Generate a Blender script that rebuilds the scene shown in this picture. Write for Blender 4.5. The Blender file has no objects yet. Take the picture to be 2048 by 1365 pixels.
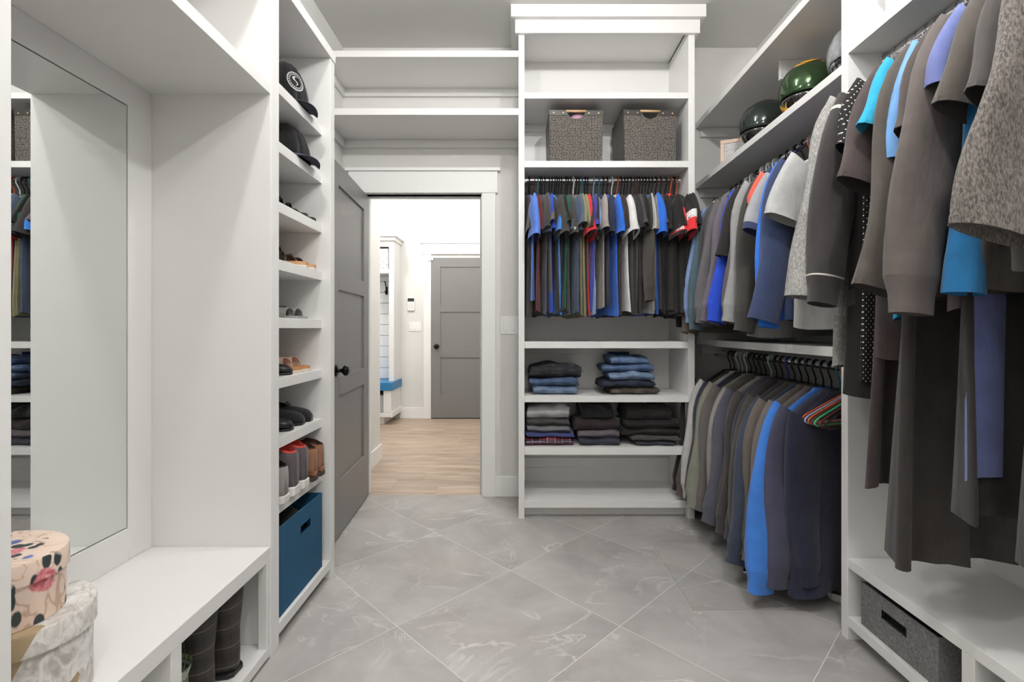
import bpy, bmesh, math, random
from mathutils import Vector, Matrix
from mathutils.bvhtree import BVHTree
R = math.radians
sc = bpy.context.scene
COL = sc.collection
random.seed(7)

# ------------------------------------------------------------------ camera, light, exposure
F_PX = 967.0
CAM_H = 1.138
cam = bpy.data.cameras.new('camera')
cam.sensor_fit = 'HORIZONTAL'; cam.sensor_width = 36.0
cam.lens = 36.0 * F_PX / 2048.0
cam.shift_x = -12.0 / 2048.0
cam.shift_y = -24.5 / 2048.0
cam.clip_start = 0.02
camo = bpy.data.objects.new('camera', cam); COL.objects.link(camo)
camo.location = (0, 0, CAM_H); camo.rotation_euler = (R(90), 0, 0)
sc.camera = camo

world = bpy.data.worlds.new('world'); sc.world = world
world.use_nodes = True
world.node_tree.nodes['Background'].inputs[0].default_value = (0.9, 0.95, 1, 1)
world.node_tree.nodes['Background'].inputs[1].default_value = 0.3

def area_light(name, loc, power, size, color=(1, .97, .93), rot=(0, 0, 0), spread=180):
    l = bpy.data.lights.new(name, 'AREA'); l.shape = 'DISK'; l.size = size
    l.energy = power; l.color = color; l.spread = R(spread)
    o = bpy.data.objects.new(name, l); COL.objects.link(o)
    o.location = loc; o.rotation_euler = rot
    return o
def bulb(name, loc, power, radius, color=(1, .97, .93)):
    l = bpy.data.lights.new(name, 'POINT'); l.energy = power; l.shadow_soft_size = radius; l.color = color
    o = bpy.data.objects.new(name, l); COL.objects.link(o); o.location = loc
    return o
bulb('fill_light_centre', (0.1, 1.85, 2.93), 15, .05, (1, .99, .98))  # added fill, no known fixture: lifts the ceiling and back tower
bulb('ceiling_light_right', (0.66, 0.80, 2.94), 38, .04, (1, .99, .978))
bulb('ceiling_light_left', (-0.60, 0.80, 2.94), 21, .04, (1, .99, .978))
bulb('fill_light_rear', (0.15, -0.70, 2.90), 20, .10, (1, .99, .978))  # added ambient fill behind the camera, not a known fixture
bulb('hall_light_near', (-0.75, 4.4, 2.9), 34, .08, (1, .98, .96))
bulb('hall_light_far', (-1.6, 5.2, 2.9), 34, .08, (1, .98, .96))

sc.view_settings.view_transform = 'Standard'
sc.view_settings.look = 'None'
sc.view_settings.gamma = 1.0
sc.view_settings.use_curve_mapping = False
sc.view_settings.exposure = 0.46

# ------------------------------------------------------------------ materials
def lin(c):
    c = c / 255.0
    return c / 12.92 if c <= 0.04045 else ((c + 0.055) / 1.055) ** 2.4
def rgb(r, g, b): return (lin(r), lin(g), lin(b), 1)
_m = {}
def nt(name):
    m = bpy.data.materials.new(name); m.use_nodes = True
    t = m.node_tree
    return m, t, t.nodes['Principled BSDF']
def link(t, a, ai, b, bi): t.links.new(a.outputs[ai], b.inputs[bi])
def texco(t, kind='Object', scale=(1, 1, 1), rot=(0, 0, 0)):
    tc = t.nodes.new('ShaderNodeTexCoord'); mp = t.nodes.new('ShaderNodeMapping')
    mp.inputs['Scale'].default_value = scale; mp.inputs['Rotation'].default_value = rot
    link(t, tc, kind, mp, 0)
    return mp
def noise(t, vec, scale, detail=4, rough=.5, dist=0.0):
    n = t.nodes.new('ShaderNodeTexNoise')
    n.inputs['Scale'].default_value = scale; n.inputs['Detail'].default_value = detail
    n.inputs['Roughness'].default_value = rough; n.inputs['Distortion'].default_value = dist
    t.links.new(vec.outputs[0], n.inputs['Vector'])
    return n
def ramp(t, fac_node, fac_out, stops, interp='LINEAR'):
    r = t.nodes.new('ShaderNodeValToRGB'); cr = r.color_ramp; cr.interpolation = interp
    while len(cr.elements) < len(stops): cr.elements.new(.5)
    for e, (p, c) in zip(cr.elements, stops):
        e.position = p; e.color = c
    link(t, fac_node, fac_out, r, 0)
    return r
def mixc(t, fac, a, b, blend='MIX'):
    m = t.nodes.new('ShaderNodeMix'); m.data_type = 'RGBA'; m.blend_type = blend
    for sock, v in ((0, fac), (6, a), (7, b)):
        if isinstance(v, tuple) and len(v) == 2 and hasattr(v[0], 'outputs'): t.links.new(v[0].outputs[v[1]], m.inputs[sock])
        else: m.inputs[sock].default_value = v
    return m
def math_n(t, op, a, b=None):
    m = t.nodes.new('ShaderNodeMath'); m.operation = op
    for i, v in enumerate((a, b)):
        if v is None: continue
        if isinstance(v, tuple): t.links.new(v[0].outputs[v[1]], m.inputs[i])
        else: m.inputs[i].default_value = v
    return m
def bump(t, bs, src, out, strength=.2, dist=.002):
    b = t.nodes.new('ShaderNodeBump'); b.inputs['Strength'].default_value = strength
    b.inputs['Distance'].default_value = dist
    link(t, src, out, b, 'Height'); link(t, b, 0, bs, 'Normal')
def plain(name, c, rough=.5, metal=0.0, spec=.5, coat=0.0, var=0.0, alpha=1.0, trans=0.0, ior=1.45):
    if name in _m: return _m[name]
    m, t, b = nt(name)
    b.inputs['Base Color'].default_value = c
    b.inputs['Roughness'].default_value = rough; b.inputs['Metallic'].default_value = metal
    b.inputs['Specular IOR Level'].default_value = spec
    b.inputs['Coat Weight'].default_value = coat
    b.inputs['Alpha'].default_value = alpha; b.inputs['Transmission Weight'].default_value = trans
    b.inputs['IOR'].default_value = ior
    mp = texco(t); n = noise(t, mp, 9, 3)
    r = ramp(t, n, 0, [(.3, (1 - var, 1 - var, 1 - var, 1)), (.7, (1, 1, 1, 1))])
    x = mixc(t, 1.0, c, (r, 0), 'MULTIPLY'); link(t, x, 2, b, 'Base Color')
    _m[name] = m
    return m
def fabric(c, rough=.92, weave=900, var=.12, key=None, sheen=.15, heather=0.0):
    key = key or 'fabric_%d_%d_%d' % tuple(int(v) for v in c)
    if key in _m: return _m[key]
    m, t, b = nt(key)
    base = rgb(*c)
    mp = texco(t); n = noise(t, mp, 14, 4, .6)
    lo = tuple(v * (1 - var) for v in base[:3]) + (1,); hi = tuple(min(1, v * (1 + var)) for v in base[:3]) + (1,)
    r = ramp(t, n, 0, [(.3, lo), (.7, hi)])
    out = (r, 0)
    if heather:
        mp2 = texco(t, scale=(1, 1, .35)); n2 = noise(t, mp2, 260, 3, .7)
        r2 = ramp(t, n2, 0, [(.38, (1 - heather,) * 3 + (1,)), (.62, (1 + heather,) * 3 + (1,))])
        x = mixc(t, 1.0, out, (r2, 0), 'MULTIPLY'); out = (x, 2)
    t.links.new(out[0].outputs[out[1]], b.inputs['Base Color'])
    b.inputs['Roughness'].default_value = rough
    b.inputs['Specular IOR Level'].default_value = .15
    b.inputs['Sheen Weight'].default_value = sheen
    b.inputs['Sheen Roughness'].default_value = .6
    n3 = noise(t, mp, weave, 2, .5)
    mpw = texco(t, scale=(1, 1, .4)); nw = noise(t, mpw, 13, 3, .55, .4)
    b1 = t.nodes.new('ShaderNodeBump'); b1.inputs['Strength'].default_value = .45; b1.inputs['Distance'].default_value = .02
    link(t, nw, 0, b1, 'Height')
    b2 = t.nodes.new('ShaderNodeBump'); b2.inputs['Strength'].default_value = .25; b2.inputs['Distance'].default_value = .001
    link(t, n3, 0, b2, 'Height'); link(t, b1, 0, b2, 'Normal'); link(t, b2, 0, b, 'Normal')
    _m[key] = m
    return m

WHITE = plain('white_paint', rgb(232, 231, 229), .38, var=.01)
WALL = plain('wall_paint', rgb(221, 220, 217), .85, spec=.2, var=.012)
CEIL = plain('ceiling_paint', rgb(218, 217, 214), .9, spec=.2, var=.012)
TRIM = plain('trim_paint', rgb(238, 238, 236), .4, var=.01)
GREYDOOR = plain('grey_door_paint', rgb(128, 127, 126), .38, var=.02)
BLACKM = plain('black_metal', rgb(28, 26, 25), .28, .6)
CHROME = plain('chrome', (.82, .82, .83, 1), .14, 1.0)
MIRROR = plain('mirror_glass', (.86, .88, .87, 1), .0, 1.0)
DARKGAP = plain('mirror_edge', rgb(40, 42, 42), .5)
PLWHITE = plain('white_plastic', rgb(240, 240, 238), .35)

def tile_mat():
    m, t, b = nt('marble_tile')
    tc = t.nodes.new('ShaderNodeTexCoord'); oi = t.nodes.new('ShaderNodeObjectInfo')
    vm = t.nodes.new('ShaderNodeVectorMath'); vm.operation = 'SCALE'; vm.inputs[0].default_value = (37, 61, 23)
    link(t, oi, 'Random', vm, 'Scale')
    ad = t.nodes.new('ShaderNodeVectorMath'); ad.operation = 'ADD'
    link(t, tc, 'Object', ad, 0); link(t, vm, 0, ad, 1)
    n1 = noise(t, ad, 2.6, 6, .62, .5)
    base = ramp(t, n1, 0, [(.28, rgb(152, 149, 146)), (.5, rgb(171, 169, 166)), (.74, rgb(188, 186, 183))])
    n1b = noise(t, ad, 1.7, 3, .5)
    pk = ramp(t, n1b, 0, [(.45, (1, 1, 1, 1)), (.7, (1.0, .955, .94, 1))])
    base2 = mixc(t, 1.0, (base, 0), (pk, 0), 'MULTIPLY')
    # long veins
    mp = t.nodes.new('ShaderNodeMapping'); mp.inputs['Scale'].default_value = (1, 1.7, 1); mp.inputs['Rotation'].default_value = (0, 0, R(35))
    link(t, ad, 0, mp, 0)
    n2 = noise(t, mp, 1.5, 5, .55, .8)
    d = math_n(t, 'ABSOLUTE', (math_n(t, 'SUBTRACT', (n2, 0), .5), 0))
    v1 = ramp(t, d, 0, [(0, (1, 1, 1, 1)), (.004, (.75, .75, .75, 1)), (.016, (0, 0, 0, 1))])
    n3 = noise(t, ad, 3.0, 2)
    g1 = ramp(t, n3, 0, [(.45, (0, 0, 0, 1)), (.62, (1, 1, 1, 1))])
    m1 = math_n(t, 'MULTIPLY', (v1, 0), (g1, 0))
    n4 = noise(t, ad, 4.2, 4, .5, 1.4)
    d2 = math_n(t, 'ABSOLUTE', (math_n(t, 'SUBTRACT', (n4, 0), .47), 0))
    v2 = ramp(t, d2, 0, [(0, (.8, .8, .8, 1)), (.012, (0, 0, 0, 1))])
    n5 = noise(t, ad, 2.1, 2)
    g2 = ramp(t, n5, 0, [(.52, (0, 0, 0, 1)), (.66, (1, 1, 1, 1))])
    m2 = math_n(t, 'MULTIPLY', (v2, 0), (g2, 0))
    mm = math_n(t, 'MAXIMUM', (m1, 0), (m2, 0))
    mf = math_n(t, 'MULTIPLY', (mm, 0), .62)
    out = mixc(t, (mf, 0), (base2, 2), rgb(222, 220, 217))
    link(t, out, 2, b, 'Base Color')
    b.inputs['Roughness'].default_value = .42; b.inputs['Specular IOR Level'].default_value = .35
    return m
TILE = tile_mat()
GROUT = plain('grout', rgb(214, 212, 208), .9)

def wood_mat():
    m, t, b = nt('plank_wood')
    tc = t.nodes.new('ShaderNodeTexCoord'); oi = t.nodes.new('ShaderNodeObjectInfo')
    vm = t.nodes.new('ShaderNodeVectorMath'); vm.operation = 'SCALE'; vm.inputs[0].default_value = (37, 61, 23)
    link(t, oi, 'Random', vm, 'Scale')
    ad = t.nodes.new('ShaderNodeVectorMath'); ad.operation = 'ADD'
    link(t, tc, 'Object', ad, 0); link(t, vm, 0, ad, 1)
    mp = t.nodes.new('ShaderNodeMapping'); mp.inputs['Scale'].default_value = (1.6, 14, 1); link(t, ad, 0, mp, 0)
    n = noise(t, mp, 1.6, 5, .6, .6)
    r = ramp(t, n, 0, [(.28, rgb(146, 128, 112)), (.5, rgb(176, 157, 139)), (.72, rgb(196, 180, 163))])
    sh = ramp(t, oi, 'Random', [(0, (.9, .9, .9, 1)), (1, (1.03, 1.02, 1.0, 1))])
    x = mixc(t, 1.0, (r, 0), (sh, 0), 'MULTIPLY'); link(t, x, 2, b, 'Base Color')
    b.inputs['Roughness'].default_value = .5
    return m
WOOD = wood_mat()

def weave_mat(name, c1, c2, sc_=150, rough=.5, metal=0.0):
    m, t, b = nt(name)
    mp = texco(t, scale=(sc_, sc_, sc_))
    ck = t.nodes.new('ShaderNodeTexVoronoi'); ck.feature = 'F1'; ck.inputs['Scale'].default_value = 1.0
    ck.inputs['Randomness'].default_value = .25
    link(t, mp, 0, ck, 'Vector')
    r = ramp(t, ck, 'Distance', [(.15, rgb(*c2)), (.6, rgb(*c1))])
    link(t, r, 0, b, 'Base Color')
    inv = ramp(t, ck, 'Distance', [(0, (1, 1, 1, 1)), (.7, (0, 0, 0, 1))])
    bump(t, b, inv, 0, .9, .004)
    b.inputs['Roughness'].default_value = rough; b.inputs['Metallic'].default_value = metal
    return m
def felt_mat():
    m, t, b = nt('grey_felt')
    mp = texco(t); n = noise(t, mp, 120, 5, .8); n2 = noise(t, mp, 18, 3)
    r = ramp(t, n, 0, [(.3, rgb(84, 83, 82)), (.55, rgb(128, 127, 126)), (.75, rgb(168, 167, 165))])
    r2 = ramp(t, n2, 0, [(.3, (.88, .88, .88, 1)), (.7, (1, 1, 1, 1))])
    x = mixc(t, 1.0, (r, 0), (r2, 0), 'MULTIPLY'); link(t, x, 2, b, 'Base Color')
    b.inputs['Roughness'].default_value = .95; bump(t, b, n, 0, .4, .002)
    return m
FELT = felt_mat()
def floral_mat():
    m, t, b = nt('floral_paper')
    mp = texco(t)
    def blobs(scale, th, seed, warp=.5, stretch=(1, 1, 1)):
        mm = texco(t, scale=stretch); mm.inputs['Location'].default_value = (seed, seed * .7, seed * .3)
        nz = noise(t, mm, scale * 1.6, 3)
        va = t.nodes.new('ShaderNodeVectorMath'); va.operation = 'MULTIPLY_ADD'
        link(t, nz, 'Color', va, 0); va.inputs[1].default_value = (warp / scale,) * 3; link(t, mm, 0, va, 2)
        v = t.nodes.new('ShaderNodeTexVoronoi'); v.inputs['Scale'].default_value = scale; link(t, va, 0, v, 'Vector')
        return v
    lines = noise(t, mp, 9, 2, .5, 1.5)
    dl = math_n(t, 'ABSOLUTE', (math_n(t, 'SUBTRACT', (lines, 0), .5), 0))
    rl = ramp(t, dl, 0, [(0, rgb(196, 164, 140)), (.02, rgb(232, 208, 190)), (.2, rgb(236, 215, 199))])
    leaf = blobs(34, .2, 3.1, .2, (1, 1, .5))
    gate = blobs(11, .3, 5.5, .4)
    lm = ramp(t, leaf, 'Distance', [(.30, (1, 1, 1, 1)), (.36, (0, 0, 0, 1))])
    lg = ramp(t, gate, 'Distance', [(.55, (1, 1, 1, 1)), (.62, (0, 0, 0, 1))])
    lf = math_n(t, 'MULTIPLY', (lm, 0), (lg, 0))
    x1 = mixc(t, (lf, 0), (rl, 0), rgb(52, 60, 62))
    pm = ramp(t, gate, 'Distance', [(.25, (1, 1, 1, 1)), (.30, (0, 0, 0, 1))])
    pn = noise(t, mp, 70, 3, .6, 1.0)
    pr = ramp(t, pn, 0, [(.35, rgb(190, 90, 100)), (.55, rgb(222, 138, 142)), (.7, rgb(240, 190, 188))])
    x2 = mixc(t, (pm, 0), (x1, 2), (pr, 0))
    blue = blobs(13, .2, 9.3, .4)
    bm_ = ramp(t, blue, 'Distance', [(.17, (1, 1, 1, 1)), (.21, (0, 0, 0, 1))])
    br = ramp(t, pn, 0, [(.35, rgb(66, 76, 130)), (.6, rgb(120, 130, 190))])
    x3 = mixc(t, (bm_, 0), (x2, 2), (br, 0))
    link(t, x3, 2, b, 'Base Color'); b.inputs['Roughness'].default_value = .5
    return m
def goldmarble_mat():
    m, t, b = nt('marble_gold_paper')
    mp = texco(t, scale=(1, 1, .75))
    v = t.nodes.new('ShaderNodeTexVoronoi'); v.inputs['Scale'].default_value = 19; link(t, mp, 0, v, 'Vector')
    sp = t.nodes.new('ShaderNodeSeparateColor'); link(t, v, 'Color', sp, 0)
    gd = ramp(t, sp, 0, [(0, (1, 1, 1, 1)), (.36, (0, 0, 0, 1))], 'CONSTANT')
    n = noise(t, mp, 30, 4, .6, 1.5)
    mr = ramp(t, n, 0, [(.35, rgb(178, 172, 166)), (.55, rgb(222, 219, 214)), (.7, rgb(236, 234, 230))])
    x = mixc(t, (gd, 0), (mr, 0), rgb(170, 148, 116)); link(t, x, 2, b, 'Base Color')
    b.inputs['Roughness'].default_value = .32
    return m
def plaid_mat(name, base, a, bcol, scale=18, thin=.10):
    m, t, b = nt(name)
    def bars(rot, ph, w, s):
        mp = texco(t, scale=(s, s, s), rot=rot)
        sp = t.nodes.new('ShaderNodeSeparateXYZ'); link(t, mp, 0, sp, 0)
        f = math_n(t, 'FRACT', (math_n(t, 'ADD', (sp, 0), ph), 0))
        return math_n(t, 'LESS_THAN', (f, 0), w)
    b1 = bars((0, 0, 0), 0, .45, scale); b2 = bars((0, R(90), 0), .2, .45, scale)
    b3 = bars((0, 0, 0), .3, thin, scale); b4 = bars((0, R(90), 0), .5, thin, scale)
    s1 = math_n(t, 'MULTIPLY', (math_n(t, 'ADD', (b1, 0), (b2, 0)), 0), .5)
    x = mixc(t, (s1, 0), rgb(*base), rgb(*a))
    s2 = math_n(t, 'MAXIMUM', (b3, 0), (b4, 0))
    s3 = math_n(t, 'MULTIPLY', (s2, 0), .6)
    y = mixc(t, (s3, 0), (x, 2), rgb(*bcol)); link(t, y, 2, b, 'Base Color')
    b.inputs['Roughness'].default_value = .6
    return m
def dots_mat():
    m, t, b = nt('polka_dot_fabric')
    mp = texco(t, scale=(74, 0.0, 74), rot=(0, R(45), 0))
    v = t.nodes.new('ShaderNodeTexVoronoi'); v.inputs['Scale'].default_value = 1; v.inputs['Randomness'].default_value = 0
    link(t, mp, 0, v, 'Vector')
    r = ramp(t, v, 'Distance', [(.13, rgb(225, 222, 218)), (.17, rgb(24, 21, 20))])
    link(t, r, 0, b, 'Base Color'); b.inputs['Roughness'].default_value = .9
    return m
def denim(c, key):
    m, t, b = nt(key)
    mp = texco(t, scale=(1, 1, 2.2)); n = noise(t, mp, 22, 5, .65); n2 = noise(t, mp, 320, 3, .6)
    lo = rgb(*[max(0, v - 26) for v in c]); hi = rgb(*[min(255, v + 34) for v in c])
    r = ramp(t, n, 0, [(.32, lo), (.55, rgb(*c)), (.72, hi)])
    r2 = ramp(t, n2, 0, [(.35, (.8, .8, .8, 1)), (.65, (1.15, 1.15, 1.15, 1))])
    x = mixc(t, 1.0, (r, 0), (r2, 0), 'MULTIPLY'); link(t, x, 2, b, 'Base Color')
    b.inputs['Roughness'].default_value = .9; bump(t, b, n, 0, .5, .01)
    return m

# ------------------------------------------------------------------ mesh helpers
class MB:
    def __init__(s): s.v = []; s.f = []
    def box(s, x0, x1, y0, y1, z0, z1):
        b = len(s.v)
        s.v += [(x, y, z) for z in (z0, z1) for y in (y0, y1) for x in (x0, x1)]
        s.f += [tuple(b + i for i in q) for q in ((0, 2, 3, 1), (4, 5, 7, 6), (0, 1, 5, 4), (2, 6, 7, 3), (0, 4, 6, 2), (1, 3, 7, 5))]
        return s
    def loft(s, rings, closed=True, cap0=False, cap1=False):
        b = len(s.v); n = len(rings[0])
        for r in rings: s.v += [tuple(p) for p in r]
        for j in range(len(rings) - 1):
            for i in range(n if closed else n - 1):
                k = (i + 1) % n
                s.f.append((b + j * n + i, b + j * n + k, b + (j + 1) * n + k, b + (j + 1) * n + i))
        if cap0: s.f.append(tuple(b + i for i in range(n))[::-1])
        if cap1: s.f.append(tuple(b + (len(rings) - 1) * n + i for i in range(n)))
        return s
    def tube(s, pts, r, n=6, cap=True, closed=False):
        pts = [Vector(p) for p in pts]; rings = []
        up = None; m = len(pts)
        for i, p in enumerate(pts):
            if closed: d = (pts[(i + 1) % m] - pts[i - 1]).normalized()
            else: d = (pts[min(i + 1, m - 1)] - pts[max(i - 1, 0)]).normalized()
            if up is None:
                up = Vector((0, 0, 1)) if abs(d.z) < .9 else Vector((1, 0, 0))
            a = d.cross(up)
            if a.length < 1e-6: a = d.cross(Vector((0, 1, 0)))
            a.normalize(); up = a.cross(d).normalized()
            rr = r[i] if isinstance(r, (list, tuple)) else r
            rings.append([p + (a * math.cos(2 * math.pi * q / n) + up * math.sin(2 * math.pi * q / n)) * rr for q in range(n)])
        if closed: rings.append(rings[0]); cap = False
        return s.loft(rings, True, cap, cap)
    def prism(s, poly, axis, d0, d1):
        def P(a, b, d): return {'x': (d, a, b), 'y': (a, d, b), 'z': (a, b, d)}[axis]
        r0 = [P(a, b, d0) for a, b in poly]; r1 = [P(a, b, d1) for a, b in poly]
        return s.loft([r0, r1], True, True, True)
    def lathe(s, prof, n=24, c=(0, 0), sx=1.0, sy=1.0, cap0=True, cap1=True):
        rings = [[(c[0] + r * sx * math.cos(2 * math.pi * i / n), c[1] + r * sy * math.sin(2 * math.pi * i / n), z) for i in range(n)] for r, z in prof]
        return s.loft(rings, True, cap0, cap1)
    def xf(s, M):
        s.v = [tuple(M @ Vector(p)) for p in s.v]; return s
    def build(s, name, mat, parent=None, smooth=False, bevel=0.0, world=False, base=False, sub=0):
        vs = s.v; loc = Vector((0, 0, 0))
        if base:
            xs = [p[0] for p in vs]; ys = [p[1] for p in vs]; zs = [p[2] for p in vs]
            loc = Vector(((min(xs) + max(xs)) / 2, (min(ys) + max(ys)) / 2, min(zs)))
        elif world and parent is not None:
            loc = wloc(parent)
        if loc.length: vs = [(p[0] - loc.x, p[1] - loc.y, p[2] - loc.z) for p in vs]
        me = bpy.data.meshes.new(name); me.from_pydata(vs, [], s.f)
        bm = bmesh.new(); bm.from_mesh(me)
        bmesh.ops.recalc_face_normals(bm, faces=bm.faces); bm.to_mesh(me); bm.free()
        if mat: me.materials.append(mat)
        if smooth:
            for p in me.polygons: p.use_smooth = True
        me.update()
        o = bpy.data.objects.new(name, me); COL.objects.link(o)
        if base: o.location = loc
        if parent is not None: o.parent = parent
        if bevel:
            md = o.modifiers.new('bevel', 'BEVEL'); md.width = bevel; md.segments = 2; md.limit_method = 'ANGLE'
        if sub:
            md = o.modifiers.new('sub', 'SUBSURF'); md.levels = sub; md.render_levels = sub
        return o
def wloc(o):
    l = Vector((0, 0, 0))
    while o is not None: l += Vector(o.location); o = o.parent
    return l
def smooth_angle(o, ang=40):
    for p in o.data.polygons: p.use_smooth = True
    o.data.set_sharp_from_angle(angle=R(ang))
def tag(o, label=None, cat=None, group=None, kind=None):
    if label: o['label'] = label
    if cat: o['category'] = cat
    if group: o['group'] = group
    if kind: o['kind'] = kind
    return o
def thing(name, label, cat, loc=(0, 0, 0), rotz=0.0, group=None):
    o = bpy.data.objects.new(name, None); COL.objects.link(o)
    o.empty_display_size = .05
    o.location = loc; o.rotation_euler = (0, 0, rotz)
    return tag(o, label, cat, group)
def structure(name, label=None):
    o = bpy.data.objects.new(name, None); COL.objects.link(o); o['kind'] = 'structure'
    if label: o['label'] = label
    return o
def box(name, x0, x1, y0, y1, z0, z1, mat, parent=None, bevel=.0015):
    return MB().box(x0, x1, y0, y1, z0, z1).build(name, mat, parent, bevel=bevel, world=True)
def sbox(name, x0, x1, y0, y1, z0, z1, mat, label=None, bevel=0.0):
    o = MB().box(x0, x1, y0, y1, z0, z1).build(name, mat, bevel=bevel); o['kind'] = 'structure'
    if label: o['label'] = label
    return o
ORD = ['first', 'second', 'third', 'fourth', 'fifth', 'sixth', 'seventh', 'eighth', 'ninth', 'tenth', 'eleventh', 'twelfth', 'thirteenth',
       'fourteenth', 'fifteenth', 'sixteenth', 'seventeenth', 'eighteenth', 'nineteenth', 'twentieth']
def ordw(n):
    if n <= 20: return ORD[n - 1]
    tens = {2: 'twenty', 3: 'thirty', 4: 'forty', 5: 'fifty'}[n // 10]
    if n % 10 == 0: return tens[:-1] + 'ieth'
    return tens + '-' + ORD[n % 10 - 1]

# ------------------------------------------------------------------ room dimensions
H = 3.05
YB = 3.288           # face of the back wall
XL, XL2, XR = -1.275, -1.19, 1.625
YF = -1.35           # wall behind the camera
XBEN = -0.854        # front plane of the left built-ins
XRT = 1.206          # front plane of the right built-ins
YH = 6.15            # far wall of the hall
WT = .112
DX0, DX1, DH = -1.035, -0.25, 2.052     # closet door opening

# walls
sbox('wall_left', XL - .12, XL, YF - .12, 2.25, 0, H, WALL)
sbox('wall_left_return', XL - .12, XL2, 2.25, YB, 0, H, WALL)
sbox('wall_right', XR, XR + .12, YF - .12, YB, 0, H, WALL)
sbox('wall_front', XL, XR, YF - .12, YF, 0, H, WALL)
MB().box(XL2 - .2, DX0, YB, YB + WT, 0, H).box(DX1, XR + .12, YB, YB + WT, 0, H).box(DX0, DX1, YB, YB + WT, DH, H).build('wall_back', WALL)['kind'] = 'structure'
sbox('ceiling', XL - .2, XR + .2, YF - .2, YB + WT, H, H + .1, CEIL)
# hall shell
HLX, HALX, HRX, HLY = -1.195, -2.75, .15, 4.187
sbox('wall_hall_left', HLX - .12, HLX, YB + WT, HLY, 0, H, WALL)
sbox('wall_hall_return', HALX, HLX - .12, HLY - .12, HLY, 0, H, WALL)
sbox('wall_hall_alcove', HALX - .12, HALX, HLY - .12, YH, 0, H, WALL)
sbox('wall_hall_right', HRX, HRX + .12, YB + WT, YH, 0, H, WALL)
sbox('wall_hall_far', HALX - .12, HRX + .12, YH, YH + .12, 0, H, WALL)
sbox('ceiling_hall', HALX - .12, HRX + .12, YB + WT, YH + .12, H, H + .1, CEIL)

# ------------------------------------------------------------------ floors
def clip(poly, a, b, c):     # keep a*x+b*y<=c
    out = []
    for i in range(len(poly)):
        p, q = poly[i], poly[(i + 1) % len(poly)]
        dp, dq = a * p[0] + b * p[1] - c, a * q[0] + b * q[1] - c
        if dp <= 0: out.append(p)
        if dp * dq < 0:
            t = dp / (dp - dq); out.append((p[0] + (q[0] - p[0]) * t, p[1] + (q[1] - p[1]) * t))
    return out
def clip_rect(poly, x0, x1, y0, y1):
    for a, b, c in ((-1, 0, -x0), (1, 0, x1), (0, -1, -y0), (0, 1, y1)):
        if len(poly) < 3: return []
        poly = clip(poly, a, b, c)
    return poly if len(poly) >= 3 else []
def parea(p): return abs(sum(p[i][0] * p[(i + 1) % len(p)][1] - p[(i + 1) % len(p)][0] * p[i][1] for i in range(len(p)))) / 2
floor = sbox('floor', XL - .1, XR + .1, YF - .1, YB + .06, -.06, -.0003, GROUT)
HX0, HX1, HY0, HY1 = .705, 1.33, 1.95, 2.555     # floor hatch
hatch = thing('floor_hatch', 'square access hatch cut into the marble tile floor under the hanging sweatshirts', 'hatch', ((HX0 + HX1) / 2, (HY0 + HY1) / 2, 0))
TS = .6025; HD = TS / math.sqrt(2)
g = .0017
for i in range(-8, 9):
    for j in range(-8, 9):
        cx = .39 + (i + j) * HD; cy = 1.849 + HD + (i - j) * HD
        d = HD - g * 1.414
        dia = [(cx, cy - d), (cx + d, cy), (cx, cy + d), (cx - d, cy)]
        full = clip_rect(dia, XL + .002, XR - .002, YF, YB + .015)
        if not full or parea(full) < .001 or cy < -.4: continue
        pieces = [clip_rect(full, -9, HX0 - .0015, -9, 9), clip_rect(full, HX1 + .0015, 9, -9, 9),
                  clip_rect(full, HX0 - .0015, HX1 + .0015, -9, HY0 - .0015), clip_rect(full, HX0 - .0015, HX1 + .0015, HY1 + .0015, 9)]
        mb = MB()
        for p in pieces:
            if p and parea(p) > 1e-5: mb.prism(p, 'z', -.009, 0)
        if mb.v: mb.build('tile', TILE, floor)
        hp = clip_rect(full, HX0 + .0025, HX1 - .0025, HY0 + .0025, HY1 - .0025)
        if hp and parea(hp) > 1e-4:
            MB().prism(hp, 'z', -.009, .0003).build('tile', TILE, hatch, world=True)
HTRIM = plain('hatch_trim', rgb(226, 224, 220), .35, .2)
HGAP = plain('hatch_gap', rgb(70, 66, 62), .8)
for nm, mt, o0, o1, zt_ in (('edge_trim', HTRIM, -.0015, .0006, .0006), ('gap_seal', HGAP, .0006, .0026, .0004)):
    mb = MB()
    mb.box(HX0 + o0, HX1 - o0, HY0 + o0, HY0 + o1, -.008, zt_).box(HX0 + o0, HX1 - o0, HY1 - o1, HY1 - o0, -.008, zt_)
    mb.box(HX0 + o0, HX0 + o1, HY0 + o1, HY1 - o1, -.008, zt_).box(HX1 - o1, HX1 - o0, HY0 + o1, HY1 - o1, -.008, zt_)
    mb.build(nm, mt, hatch, world=True)

hfloor = sbox('floor_hall', HALX - .1, HRX + .1, YB + .015, YH + .1, -.06, -.0016, plain('plank_gap', rgb(120, 98, 80), .8))
PW = .182; row = 0; y = YB + .016
rp = random.Random(3)
while y < YH:
    x = HALX - rp.random() * 1.1
    while x < HRX:
        x1 = x + 1.22
        a, b = max(x, HALX), min(x1, HRX)
        if b - a > .05 and b > -1.9:
            MB().box(a + .0006, b - .0006, y + .0006, min(y + PW, YH) - .0006, -.008, 0).build('plank', WOOD, hfloor)
        x = x1
    y += PW

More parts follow.
